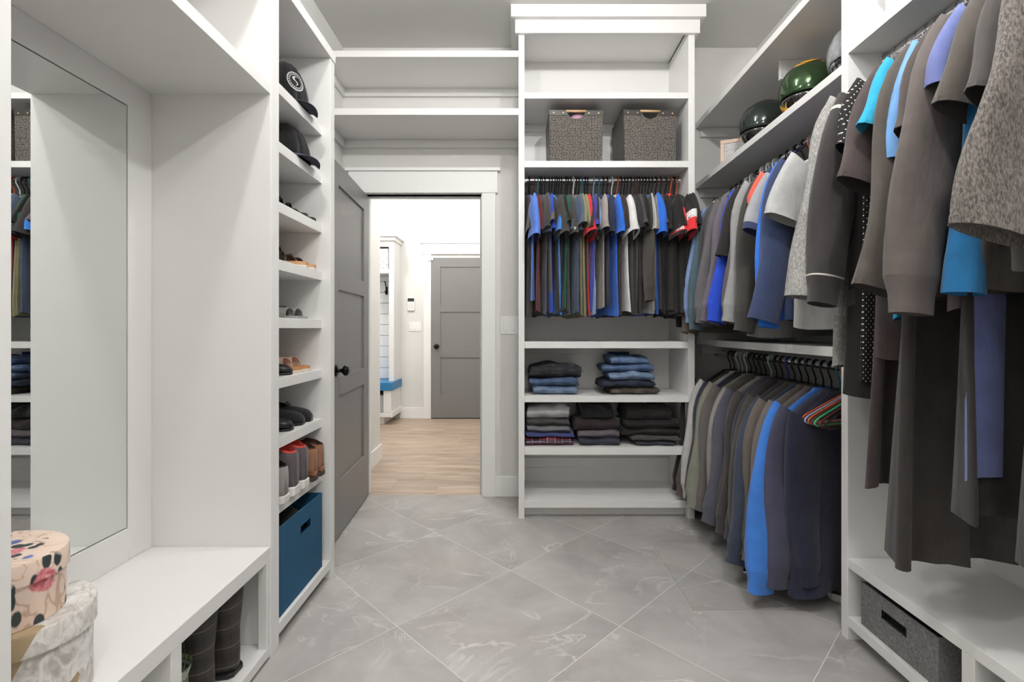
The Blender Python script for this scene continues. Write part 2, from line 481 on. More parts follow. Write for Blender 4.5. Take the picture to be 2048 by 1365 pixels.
# ------------------------------------------------------------------ doors and trim
def door(name, label, W, place, with_gap=True):
    d = structure(name, label)
    d.matrix_world = place
    T = .035; ST = .115
    rails = [(.012, .306), (.774, .879), (1.35, 1.447), (1.919, 2.035)]
    for x0 in (0, W - ST): MB().box(x0, x0 + ST, 0, T, .012, 2.035).build('stile', GREYDOOR, d, bevel=.001)
    for z0, z1 in rails: MB().box(ST, W - ST, 0, T, z0, z1).build('rail', GREYDOOR, d, bevel=.001)
    for k in range(3):
        MB().box(ST - .004, W - ST + .004, .011, T - .011, rails[k][1] - .004, rails[k + 1][0] + .004).build('panel', GREYDOOR, d)
    for s, y0 in ((-1, 0.0), (1, T)):
        kb = MB()
        prof = [(.0, 0), (.033, 0), (.033, .004), (.028, .008), (.011, .011), (.010, .030), (.018, .036), (.027, .044), (.029, .053), (.026, .061), (.016, .067), (.0, .069)]
        kb.lathe([(max(r, .0004), z) for r, z in prof], 24)
        M = Matrix.Translation((W - .066, y0, .915)) @ Matrix.Rotation(R(90) if s < 0 else R(-90), 4, 'X')
        kb.xf(M).build('door_knob', BLACKM, d, smooth=True)
    for z in (.25, 1.0, 1.8):
        MB().tube([(-.006, T * .5 - .018 , z - .045), (-.006, T * .5 - .018, z + .045)], .006, 8).build('hinge', BLACKM, d)
    return d
ang = math.atan2(-1, .064)      # hinge -> latch direction in plan
M1 = Matrix.Translation((-1.015, YB + .002, 0)) @ Matrix.Rotation(ang, 4, 'Z')
# local +x = towards latch, local -y/+y thickness; visible face must face +X
door('door_1', 'grey three-panel closet door standing open against the shoe shelves', .77, M1 @ Matrix.Translation((0.012, -.035, 0)))
door('door_2', 'closed grey three-panel door at the end of the hall', .813, Matrix.Translation((-.281, YH - .012, 0)) @ Matrix.Rotation(R(180), 4, 'Z') )

def trim(name, *boxes):
    mb = MB()
    for b in boxes: mb.box(*b)
    o = mb.build(name, TRIM, bevel=.0015); o['kind'] = 'structure'; return o
# closet door casing: side legs, head board, cap
CY = YB - .018
trim('trim_1', (DX1 + .006, DX1 + .098, CY, YB, 0, 2.058))
trim('trim_2', (DX0 - .098, DX0 - .006, CY, YB, 0, 2.058))
trim('trim_3', (DX0 - .112, DX1 + .112, CY - .004, YB, 2.058, 2.205))
trim('trim_4', (DX0 - .13, DX1 + .13, CY - .016, YB, 2.205, 2.226))
# jambs with stop
trim('trim_5', (DX1 - .0, DX1 + .02, YB - .002, YB + WT + .002, 0, DH), (DX1 - .012, DX1, YB + .045, YB + .08, 0, DH - .012))
trim('trim_6', (DX0 - .02, DX0, YB - .002, YB + WT + .002, 0, DH), (DX0, DX0 + .012, YB + .045, YB + .08, 0, DH - .012))
trim('trim_7', (DX0, DX1, YB - .002, YB + WT + .002, DH - .0, DH + .02), (DX0, DX1, YB + .045, YB + .08, DH - .012, DH))
# strike plate
o = MB().box(DX1 - .0015, DX1 + .001, YB + .006, YB + .036, .885, .945).build('strike_plate', BLACKM, base=True)
tag(o, 'small black strike plate on the white closet door jamb', 'strike plate')
# hall door casing
FX0, FX1 = -1.098, -.277
trim('trim_8', (FX0 - .102, FX0 - .004, YH - .02, YH, 0, 2.085))
trim('trim_9', (FX1 + .004, FX1 + .102, YH - .02, YH, 0, 2.085))
trim('trim_10', (FX0 - .118, FX1 + .118, YH - .026, YH, 2.085, 2.22))
trim('trim_11', (FX0 - .14, FX1 + .14, YH - .04, YH, 2.22, 2.238))
o = sbox('trim_12', FX0, FX1, YH - .03, YH, .0, .014, plain('threshold', rgb(50, 48, 46), .5))
# baseboards
def base(name, x0, x1, y0, y1, h=.137):
    o = MB().box(x0, x1, y0, y1, 0, h).build(name, TRIM, bevel=.002); o['kind'] = 'structure'
base('baseboard_back', DX1 + .098, .003, YB - .014, YB)
base('baseboard_back_right', 1.06, XR, YB - .014, YB)
base('baseboard_right', XR - .014, XR, -.3, YB - .014)
base('baseboard_hall_left', HLX, HLX + .014, YB + WT, HLY + .014)
base('baseboard_hall_return', HALX, HLX, HLY, HLY + .014)
base('baseboard_hall_far', -1.50, FX0 - .102, YH - .014, YH)
base('baseboard_left', XL2, XL2 + .012, 2.26, YB)

# switches, keypad
def switch_plate(name, label, cx, yf, cz, w, h, rockers, toggle=False):
    t = thing(name, label, 'light switch', (cx, yf, cz - h / 2))
    box('plate', cx - w / 2, cx + w / 2, yf - .006, yf, cz - h / 2, cz + h / 2, PLWHITE, t, .002)
    for r in rockers:
        box('rocker', cx + r - .0165, cx + r + .0165, yf - .010, yf - .005, cz - .034, cz + .034, PLWHITE, t, .002)
        for zz in (cz - .048, cz + .048):
            box('screw', cx + r - .003, cx + r + .003, yf - .0068, yf - .005, zz - .003, zz + .003, CHROME, t, 0)
    return t
switch_plate('light_switch', 'white double rocker light switch beside the closet door casing', -.059, YB, 1.162, .118, .122, (-.024, .024))
switch_plate('light_switch', 'white triple switch plate under the keypad in the hall', (830.5 - 1036) * .00636, YH, 1.166, .16, .118, (-.046, 0, .046))
kp = thing('alarm_keypad', 'white alarm keypad with dark screen on the hall wall', 'keypad', (-1.358, YH, 1.37))
box('housing', -1.403, -1.313, YH - .022, YH, 1.367, 1.53, PLWHITE, kp, .005)
box('screen', -1.398, -1.318, YH - .024, YH - .02, 1.483, 1.526, plain('dark_screen', rgb(52, 48, 46), .2), kp, .001)
for r_ in range(4):
    for c_ in range(3):
        box('key', -1.388 + c_ * .022, -1.372 + c_ * .022, YH - .0245, YH - .02, 1.39 + r_ * .02, 1.404 + r_ * .02, plain('key_grey', rgb(214, 214, 214), .4), kp, 0)
ds = thing('door_sensor', 'small white contact sensor at the top corner of the hall door', 'sensor', (FX0, YH - .02, 2.0))
box('magnet', FX0 + .008, FX0 + .03, YH - .065, YH - .047, 2.0, 2.06, PLWHITE, ds)
box('transmitter', FX0 - .05, FX0 - .006, YH - .036, YH - .02, 2.0, 2.035, PLWHITE, ds)

# ------------------------------------------------------------------ hall locker bench
lk = thing('mudroom_locker', 'white shiplap mudroom locker with blue bench seat in the hall', 'locker', (-2.1, YH - .25, 0))
LX0, LX1 = -2.72, -1.495
LYF, LYL = 5.83, 5.695      # upper and lower fronts
box('side_panel', LX1 - .062, LX1, LYF, YH - .002, .5055, 2.1295, WHITE, lk)
box('side_panel', LX0, LX0 + .03, LYF, YH - .002, .5055, 2.1295, WHITE, lk)
box('top_panel', LX0, LX1, LYF, YH - .002, 2.13, 2.1995, WHITE, lk)
box('shelf', LX0 + .03, LX1 - .062, LYF + .01, YH - .002, 1.81, 1.86, WHITE, lk)
box('crown', LX0 - .03, LX1 + .02, LYF - .025, YH - .002, 2.2, 2.2445, WHITE, lk)
box('crown', LX0 - .05, LX1 + .045, LYF - .05, YH - .002, 2.245, 2.305, WHITE, lk)
SHIP = plain('shiplap_paint', rgb(236, 238, 241), .45)
z = .505
while z < 1.8:
    box('shiplap_board', LX0 + .03, LX1 - .062, YH - .02, YH - .004, z + .0025, min(z + .137, 1.81) - .0025, SHIP, lk, .003); z += .137
BLUES = plain('blue_seat_paint', rgb(46, 122, 172), .4)
box('bench_seat', LX0, LX1 + .02, LYL - .02, YH - .002, .41, .505, BLUES, lk, .004)
box('side_panel', LX1 - .09, LX1, LYL, YH - .002, .1405, .4095, WHITE, lk)
box('side_panel', LX0, LX0 + .05, LYL, YH - .002, .1405, .4095, WHITE, lk)
box('divider', -2.13, -2.09, LYL, YH - .002, .1405, .4095, WHITE, lk)
box('bottom_panel', LX0, LX1, LYL, YH - .002, .095, .14, WHITE, lk)
box('base_trim', LX1 + .0003, LX1 + .02, LYL - .015, YH - .002, .095, .155, WHITE, lk)
box('toe_kick', LX0 + .05, LX1 - .10, LYL + .07, YH - .002, 0, .0945, WHITE, lk)
hk = MB()
hk.tube([(-1.665, YH - .02, 1.66), (-1.665, YH - .04, 1.64), (-1.665, YH - .045, 1.60), (-1.665, YH - .065, 1.585), (-1.665, YH - .085, 1.61)], .008, 6)
hk.tube([(-1.665, YH - .03, 1.64), (-1.668, YH - .06, 1.70), (-1.672, YH - .085, 1.735)], .007, 6)
hk.box(-1.678, -1.652, YH - .026, YH - .019, 1.57, 1.67)
o = hk.build('coat_hook', BLACKM, base=True, smooth=False); tag(o, 'dark double coat hook on the hall locker back', 'hook')
def pattern_mat():
    m, t, b = nt('grey_trellis_fabric')
    mp = texco(t, scale=(16, 16, 16), rot=(0, R(45), 0))
    v = t.nodes.new('ShaderNodeTexVoronoi'); v.inputs['Randomness'].default_value = 0.1; v.inputs['Scale'].default_value = 1
    link(t, mp, 0, v, 'Vector')
    r = ramp(t, v, 'Distance', [(.3, rgb(176, 176, 180)), (.42, rgb(226, 226, 228)), (.5, rgb(196, 196, 200))])
    link(t, r, 0, b, 'Base Color'); b.inputs['Roughness'].default_value = .9
    return m
bk = thing('storage_basket', 'grey and white patterned fabric basket on the locker top shelf', 'basket', (-1.72, 5.98, 1.86))
mb = MB().box(-1.9, -1.57, 5.85, 6.1, 1.8605, 2.11); mb.build('body', pattern_mat(), bk, bevel=.008, world=True)
MB().tube([(-1.69, 5.848, 2.05), (-1.685, 5.842, 2.02), (-1.69, 5.848, 2.0)], .008, 6).build('grommet', BLACKM, bk, world=True)
cb = thing('storage_cube', 'light grey storage cube with dark label window under the blue bench', 'storage box', (-1.75, 5.9, .141))
box('body', -1.95, -1.597, 5.78, 6.1, .141, .345, plain('cube_grey', rgb(206, 206, 208), .7), cb, .006)
box('label_window', -1.78, -1.67, 5.776, 5.782, .165, .275, plain('cube_dark', rgb(46, 47, 52), .4), cb, .001)
box('grip', -1.76, -1.70, 5.776, 5.782, .305, .322, plain('cube_dark', rgb(46, 47, 52), .4), cb, .001)
o = MB().box(-1.93, -1.62, 5.80, 6.05, .346, .372).build('folded_cloth', fabric((70, 70, 76)), base=True, bevel=.008)
tag(o, 'dark folded cloth lying on top of the grey storage cube', 'cloth')

# ------------------------------------------------------------------ shelves over the closet door
YT = 2.891           # front of tower and of the shelves over the door
for nm, z0, z1 in (('upper', 2.765, 2.803), ('lower', 2.418, 2.458)):
    ws = thing('wall_shelf', 'white wall shelf above the closet door, the %s of the two' % nm, 'shelf', (-.6, YB, z0), group='shelves above the closet door')
    box('board', XL2 + .001, .002, YT, YB - .001, z0, z1, WHITE, ws)
    box('cleat', XL2 + .02, .002, YB - .02, YB - .001, z0 - .052, z0 - .0005, WHITE, ws)
    box('cleat', XL2 + .001, XL2 + .02, YT + .06, YB - .001, z0 - .052, z0 - .0005, WHITE, ws)

# ------------------------------------------------------------------ closet tower (back wall)
TX0, TXa, TXb, TX1 = .003, .039, 1.019, 1.057
tw = thing('closet_tower', 'white closet tower with shelves and a shirt rail on the back wall', 'shelving unit', (.53, YB, 0))
box('side_panel', TX0, TXa, YT, YB - .015, 0, 2.93, WHITE, tw)
box('side_panel', TXb, TX1, YT, YB - .015, 0, 2.93, WHITE, tw)
box('back_panel', TXa + .0003, TXb - .0003, YB - .02, YB - .001, .0, 2.975, WHITE, tw, 0)
for z0, z1 in ((2.516, 2.552), (2.104, 2.143), (1.021, 1.061), (.698, .736), (.383, .428), (.066, .109)):
    box('shelf', TXa + .0003, TXb - .0003, YT, YB - .0205, z0, z1, WHITE, tw)
for z0 in (2.516, 2.104, .428 ,1.021):
    zz = z0 - .05 if z0 > 1 else .109
    if z0 == .428: box('cleat', TXa + .0003, TXb - .0003, YB - .034, YB - .0205, .21, .27, WHITE, tw)
    else: box('cleat', TXa + .0003, TXb - .0003, YB - .034, YB - .0205, zz, z0 - .0005, WHITE, tw)
box('toe_kick', TXa + .0003, TXb - .0003, YT + .07, YT + .09, 0, .066, WHITE, tw)
box('crown_board', TX0 - .02, TX1 + .024, YT - .022, YT - .0003, 2.895, 2.975, WHITE, tw)
box('crown_return', TX1 + .0003, TX1 + .024, YT, YB - .021, 2.895, 2.975, WHITE, tw)
box('crown_return', TX0 - .02, TX0 - .0003, YT, YB - .001, 2.895, 2.975, WHITE, tw)
box('top_panel', TXa + .0003, TXb - .0003, YT, YB - .0205, 2.94, 2.975, WHITE, tw)
box('crown_cap', TX0 - .045, TX1 + .05, YT - .05, YB - .021, 2.9755, H - .001, WHITE, tw)

def closet_rod(label, p0, p1, r=.016, flange=True, mat=None):
    t = thing('closet_rod', label, 'rod', p0)
    MB().tube([p0, p1], r, 16).build('rail', mat or CHROME, t, smooth=False, world=True)
    smooth_angle(t.children[0])
    d = (Vector(p1) - Vector(p0)).normalized()
    for p, s in ((p0, 1), (p1, -1)):
        MB().tube([Vector(p) + d * s * .0005, Vector(p) + d * s * .012], r + .009, 16).build('flange', mat or CHROME, t, world=True)
        smooth_angle(t.children[-1])
    return t
RT = (3.03, 2.068)     # tower rail y, z
closet_rod('chrome shirt rail inside the back closet tower', (TXa + .001, RT[0], RT[1]), (TXb - .001, RT[0], RT[1]))

# ------------------------------------------------------------------ shoe tower (left)
SY0, SY1, SYa, SYb = 1.696, 1.7285, 2.202, 2.25
st = thing('shoe_tower', 'tall white open shoe cabinet along the left wall', 'shelving unit', (-1.06, 1.97, 0))
ST_TOP = 2.372
box('side_panel', XL + .001, XBEN, SY0 + .0005, SY1, 0, ST_TOP, WHITE, st)
box('side_panel', XL + .001, XBEN, SYa, SYb, 0, ST_TOP, WHITE, st)
box('back_panel', XL + .001, XL + .012, SY1, SYa, .0, ST_TOP, WHITE, st, 0)
box('top_board', XL + .001, XBEN + .004, SY0 + .0005, SYb + .004, ST_TOP, ST_TOP + .045, WHITE, st)
SHZ = [2.058, 1.839, 1.614, 1.398, 1.180, .954, .730, .486]
for z1 in SHZ:
    box('shelf', XL + .012, -.893, SY1 + .0003, SYa - .0003, z1 - .04, z1, WHITE, st)
box('shelf', XL + .012, XBEN - .0005, SY1 + .0003, SYa - .0003, .044, .084, WHITE, st)
box('toe_kick', XL + .012, XBEN - .10, SY1 + .0003, SYa - .0003, 0, .044, WHITE, st)

# ------------------------------------------------------------------ bench niche (left)
BY0, BY1 = .814, 1.668       # clear opening
bn = thing('bench_niche', 'white built-in bench with cubbies below and mirror niche above', 'bench', (-1.06, 1.24, 0))
box('side_panel', XL + .001, XBEN + .0015, BY1, SY0 - .0005, 0, 2.372, WHITE, bn)
box('side_panel', XL + .001, XBEN + .0015, BY0 - .036, BY0, 0, 2.372, WHITE, bn)
box('seat', XL + .001, XBEN, BY0 + .0003, BY1 - .0003, .338, .386, WHITE, bn, .002)
box('shelf', XL + .001, XBEN, BY0 + .0003, BY1 - .0003, 1.948, 1.986, WHITE, bn)
box('top_board', XL + .001, XBEN + .004, BY0 - .04, SY0 - .0005, 2.372, 2.417, WHITE, bn)
box('divider', XL + .001, XBEN - .001, 1.192, 1.230, .047, .338, WHITE, bn)
box('bottom_board', XL + .001, XBEN, BY0 + .0003, BY1 - .0003, .012, .046, WHITE, bn)
box('frame_stile', XBEN - .03, XBEN - .0005, BY1 - .024, BY1 - .0003, .0465, .3375, WHITE, bn)
# back board around mirror
XB = -1.263; MY0, MY1, MZ0, MZ1 = .93, 1.568, .491, 1.864
box('back_board', XL + .001, XB, BY0 + .0003, MY0, .386, 1.948, WHITE, bn)
box('back_board', XL + .001, XB, MY1, BY1 - .0003, .386, 1.948, WHITE, bn)
box('back_board', XL + .001, XB, MY0, MY1, .386, MZ0, WHITE, bn)
box('back_board', XL + .001, XB, MY0, MY1, MZ1, 1.948, WHITE, bn)
mr = thing('wall_mirror', 'tall frameless mirror set into the niche above the white bench', 'mirror', (XB, 1.25, MZ0))
box('backing', XL + .002, XL + .005, MY0 + .0005, MY1 - .0005, MZ0 + .0005, MZ1 - .0005, DARKGAP, mr, 0)
box('glass', XL + .005, XL + .0075, MY0 + .0035, MY1 - .0035, MZ0 + .0035, MZ1 - .0035, MIRROR, mr, 0)

# ------------------------------------------------------------------ right-hand bays
PY0, PY1 = 1.767, 1.802      # divider panel
db = thing('double_hang_bay', 'white double-hang closet bay with helmet shelf on the right wall', 'shelving unit', (1.4, 2.5, 0))
def rshelf(parent, z0, z1, y0, y1, cle=True):
    box('shelf', XRT, XR - .001, y0, y1, z0, z1, WHITE, parent)
    if cle: box('cleat', XR - .02, XR - .001, y0, y1 - .02, z0 - .06, z0 - .0005, WHITE, parent)
    if cle and y1 > 3: box('cleat', XRT + .03, XR - .001, y1 - .02, y1, z0 - .06, z0 - .0005, WHITE, parent)
rshelf(db, 2.498, 2.534, PY1 + .0003, YB - .001)
rshelf(db, 2.088, 2.122, PY1 + .0003, YB - .001)
rshelf(db, 1.030, 1.068, PY1 + .0003, YB - .015)
# rail bracket under the upper shelf
box('bracket', XR - .30, XR - .021, 2.44, 2.46, 2.40, 2.4975, WHITE, db)
tb = thing('long_hang_bay', 'white closet bay for long clothes with low bench and cubbies at right', 'shelving unit', (1.4, 1.0, 0))
box('side_panel', XRT - .0015, XR - .001, PY0, PY1, 0, H - .3, WHITE, tb)
box('bench', XRT, XR - .001, .05, PY0 - .0003, .264, .30, WHITE, tb)
box('shelf', XRT, XR - .001, .05, PY0 - .0003, 2.144, 2.18, WHITE, tb)
box('cleat', XR - .02, XR - .001, .05, PY0 - .0003, 2.09, 2.1435, WHITE, tb)
box('bottom_board', XRT, XR - .001, .05, PY0 - .0003, .05, .087, WHITE, tb)
box('divider', XRT, XR - .001, 1.277, 1.315, .087, .264, WHITE, tb)
box('divider', XRT, XR - .001, .66, .698, .087, .264, WHITE, tb)
box('toe_kick', XRT + .08, XRT + .1, .05, PY0 - .0003, 0, .05, WHITE, tb)
XROD = 1.345
closet_rod('chrome rail under the helmet shelf on the right', (XROD, PY1 + .001, 2.005), (XROD, YB - .001, 2.005))
closet_rod('chrome lower rail carrying the long row of sweatshirts', (XROD, PY1 + .001, .978), (XROD, YB - .016, .978))
closet_rod('chrome rail of the long-hang bay at far right', (XROD, .05, 2.118), (XROD, PY0 - .001, 2.118), .018)

# ------------------------------------------------------------------ hangers and garments
HG_BLACK = plain('hanger_black', rgb(22, 21, 21), .35)
HG = {'black': HG_BLACK, 'white': plain('hanger_white', rgb(228, 230, 232), .35), 'teal': plain('hanger_teal', rgb(34, 122, 140), .35),
      'mint': plain('hanger_mint', rgb(176, 206, 196), .35), 'orange': plain('hanger_orange', rgb(196, 92, 58), .35),
      'green': plain('hanger_green', rgb(70, 165, 120), .35), 'lime': plain('hanger_lime', rgb(120, 205, 50), .35),
      'blue': plain('hanger_blue', rgb(44, 56, 150), .35), 'maroon': plain('hanger_maroon', rgb(96, 44, 40), .35),
      'grey': plain('hanger_grey', rgb(150, 152, 154), .35), 'lightblue': plain('hanger_lightblue', rgb(150, 170, 205), .35),
      'chrome': CHROME, 'brown': plain('hanger_brown', rgb(84, 52, 42), .4)}
def hook_pts(r=.0205, neck=-.112, n=9):
    pts = []
    for i in range(n + 1):
        a = R(-25 + 205 * i / n)
        pts.append((r * math.cos(a), 0, r * math.sin(a)))
    pts += [(-r * .95, 0, -.02), (-r * .35, 0, -.045), (0, 0, -.06), (0, 0, neck)]
    return pts
_hm = {}
def hanger(color, label, loc, yaw, group, half=.205, rod_r=.016, tilt=0.0, neck=-.108):
    mat = HG[color]
    t = thing('clothes_hanger', label, 'hanger', loc, yaw, group)
    if tilt: t.rotation_euler = (0, tilt, yaw)
    for part, key in (('hook', (color, 'h', rod_r, neck)), ('shoulder_bar', (color, 'b', half, neck))):
        if key not in _hm:
            mb = MB()
            if part == 'hook':
                off = -.0015
                mb.tube([(p[0], p[1], p[2] + off) for p in hook_pts(rod_r + .0055, neck - .004)], .0036 if color != 'chrome' else .0024, 7)
                o = mb.build(part, CHROME if color == 'chrome' else mat, None, smooth=True)
            else:
                h = half
                pts = [(0, 0, -.108), (.02, 0, -.112), (h - .02, 0, -.182), (h, 0, -.194), (h + .003, 0, -.204), (h - .012, 0, -.212),
                       (0, 0, -.212), (-h + .012, 0, -.212), (-h - .003, 0, -.204), (-h, 0, -.194), (-h + .02, 0, -.182), (-.02, 0, -.112)]
                pts = [(p[0], p[1], p[2] + .108 + neck) for p in pts]
                mb.tube(pts, .0045, 7, closed=True)
                o = mb.build(part, HG_BLACK if color == 'chrome' else mat, None, smooth=True)
            _hm[key] = o.data; o.parent = t
        else:
            o = bpy.data.objects.new(part, _hm[key]); COL.objects.link(o); o.parent = t
    return t

def sgnp(c, e): return math.copysign(abs(c) ** e, c)
def garment(kind, label, cat, loc, yaw, group, col, S=.215, L=.70, W=None, Wh=None, t=.016, th=None, sl=.21, sa=(42, 20), sw=.095, cw=.085,
            st=.02, seed=0, fold=.010, fr=1.6, cuff=None, hem=None, collar=None, bands=None, sway=0.0, v0=0.0, stripe=None, mat=None, sv=0.0, drop=.078, hood=None,
            sleeves=(-1, 1), res=(30, 20), sb=(14, 1), neck=-.108, umax=None):
    rd = random.Random(seed * 13 + 5)
    name = {'tee': 't_shirt', 'long': 'long_sleeved_shirt', 'sweat': 'sweatshirt', 'dress': 'dress', 'jacket': 'jacket', 'cardigan': 'cardigan',
            'tank': 'tank_top', 'pants': 'trousers', 'polo': 'polo_shirt'}[kind]
    T = thing(name, label, cat, loc, yaw, group)
    M = mat or fabric(col)
    W = W or S + .03; Wh = Wh or W + .012; th = th or t * 1.25
    n, m = res
    zt = neck
    ph = rd.random() * 6.28; ph2 = rd.random() * 6.28
    def ring(z, a, b, w, inflate=1.0):
        pts = []
        for i in range(n):
            th_ = 2 * math.pi * i / n
            cu, su = math.cos(th_), math.sin(th_)
            un = sgnp(cu, .8)
            u = a * un * inflate; v = b * sgnp(su, .75) * inflate
            A = fold * (w ** 1.2)
            v += A * math.sin(2 * math.pi * fr * .5 * un + ph + 1.2 * w) + A * .5 * math.sin(2 * math.pi * fr * 1.1 * un + ph2 - .8 * w)
            v += sway * w * w + v0 * w
            u += .006 * w * math.sin(5 * w + ph2)
            if umax is not None: u = min(u, umax)
            pts.append((u, v, z + .006 * w * math.sin(3 * th_ + ph)))
        return pts
    def half_width(q):       # q metres below shoulder top
        if q < drop: return .07 + (S - .07) * (q / drop) ** .85
        f = (q - drop) / max(L - drop, .01)
        k = min(1, f / .25)
        base_ = S + (W - S) * (k * k * (3 - 2 * k))
        return base_ + (Wh - W) * max(0, (f - .2) / .8)
    qs = [0, .006, .02, .04, .06, drop] + [drop + (L - drop) * (j / (m - 6)) for j in range(1, m - 5)]
    rings = []
    for q in qs:
        w = max(0, (q - drop) / (L - drop))
        b = .011 + (t - .011) * min(1, q / drop) + (th - t) * w
        rings.append(ring(zt - q, half_width(q), b, w))
    hemh = .055 if hem is not None else 0
    MB().loft(rings).build('torso', M, T, smooth=True)
    if hem is not None:
        hr = []
        for q in (L - hemh, L - hemh * .95, L - .004, L + .002):
            w = (q - drop) / (L - drop); hr.append(ring(zt - q, half_width(q), th, w, 1.03 if q > L - hemh else 1.005))
        MB().loft(hr).build('hem_band', hem or M, T, smooth=True)
    if collar is not None:
        cr = []
        for q, a, b in ((-.012, .058, .012), (-.006, .066, .015), (.004, .074, .017), (.014, .080, .0165)):
            cr.append(ring(zt - q, a, b, 0))
        MB().loft(cr).build('collar', collar or M, T, smooth=True)
    if hood is not None:
        hb = MB(); hr = []
        for j in range(7):
            f = j / 6; a = .10 * math.sin(math.pi * (f * .86 + .1)) + .02
            hr.append([(a * math.cos(2 * math.pi * i / 14) * 1.0, .022 + .02 * math.sin(2 * math.pi * i / 14), zt + .012 - .17 * f + .008 * math.sin(2 * math.pi * i / 14 * 2)) for i in range(14)])
        hb.loft(hr, True, True, True).build('hood', hood or M, T, smooth=True)
    for side in sleeves:
        if not sl: break
        pr = rd.random() * 6.28
        aa = sa if side < 0 else sb
        a0, a1 = R(aa[0] + rd.uniform(-3, 3)), R(aa[1] + rd.uniform(-2, 2))
        ms = 9 if sl < .35 else 16
        ctr = []; p = Vector((side * (S - .02), 0, zt - drop - .02)); ds = sl / ms
        dirs = []
        for j in range(ms + 1):
            f = j / ms
            k = min(1, f / (.6 if sl < .35 else .25)); k = k * k * (3 - 2 * k)
            a = a0 + (a1 - a0) * k
            if sl >= .35: a += R(5) * math.sin(f * 5 + pr) * f
            d = Vector((side * math.sin(a), 0, -math.cos(a)))
            ctr.append(p.copy()); dirs.append(d); p = p + d * ds
        def srings(j0, j1, infl=1.0):
            out = []
            for j in range(j0, j1 + 1):
                f = j / ms
                d = dirs[j]; e1 = Vector((d.z, 0, -d.x)) * -1
                r1 = (sw + (cw - sw) * (f ** .8)) * infl; r2 = (st * (1 + .25 * f)) * infl
                if j == 0: r2 *= .55; 
                pts = []
                for i in range(18):
                    an = 2 * math.pi * i / 18
                    wob = 1 + .09 * f * math.sin(2 * an + pr + 5 * f) + (.05 * math.sin(9 * f + 3 * an + pr) if sl >= .35 else .03 * math.sin(4 * an + pr))
                    q = ctr[j] + e1 * (r1 * math.cos(an) * wob)
                    q.y += r2 * sgnp(math.sin(an), .8) * wob + sv * side * f + sway * .5 * f * f + .006 * f * math.sin(4 * f + pr)
                    if umax is not None: q.x = min(q.x, umax + .002 * math.sin(an))
                    pts.append(q)
                out.append(pts)
            return out
        cj = ms if cuff is None else ms - (1 if sl < .35 else 2)
        if bands:
            j0 = 0
            for fe, bm_, nm in bands:
                j1 = max(j0 + 1, round(fe * ms))
                so = MB().loft(srings(j0, j1)).build(nm, bm_, T, smooth=True); so['side'] = side
                j0 = j1
        else:
            so = MB().loft(srings(0, cj)).build('sleeve', M, T, smooth=True); so['side'] = side
        if cuff is not None:
            rr = srings(cj, ms, 1.0)
            infl = srings(cj, ms, .84)
            rr2 = [rr[0]] + [[a * .0 + b for a, b in zip(x, y)] for x, y in zip(rr[1:], infl[1:])]
            cf = MB().loft(rr2).build('cuff', cuff or M, T, smooth=True)
        if cuff is None and not bands and umax is not None and umax > .24:
            ra = srings(ms - 1, ms, 1.012)
            MB().loft([[a.lerp(b_, .62) for a, b_ in zip(ra[0], ra[1])], [a.lerp(b_, .66) for a, b_ in zip(ra[0], ra[1])], ra[1], [a.lerp(b_, 1.02) for a, b_ in zip(*srings(ms - 1, ms, .985))]]).build('sleeve_hem', M, T, smooth=False)
        if stripe is not None and not bands:
            rr = srings(cj - 1, cj, 1.012)
            r2_ = [[a.lerp(b, .80) for a, b in zip(rr[0], rr[1])], [a.lerp(b, .93) for a, b in zip(rr[0], rr[1])]]
            MB().loft(r2_).build('stripe', stripe, T, smooth=True)
            rr = srings(1, 2, 1.015)
            r2_ = [[a.lerp(b, .1) for a, b in zip(rr[0], rr[1])], [a.lerp(b, .35) for a, b in zip(rr[0], rr[1])]]
            MB().loft(r2_).build('stripe', stripe, T, smooth=True)
    return T

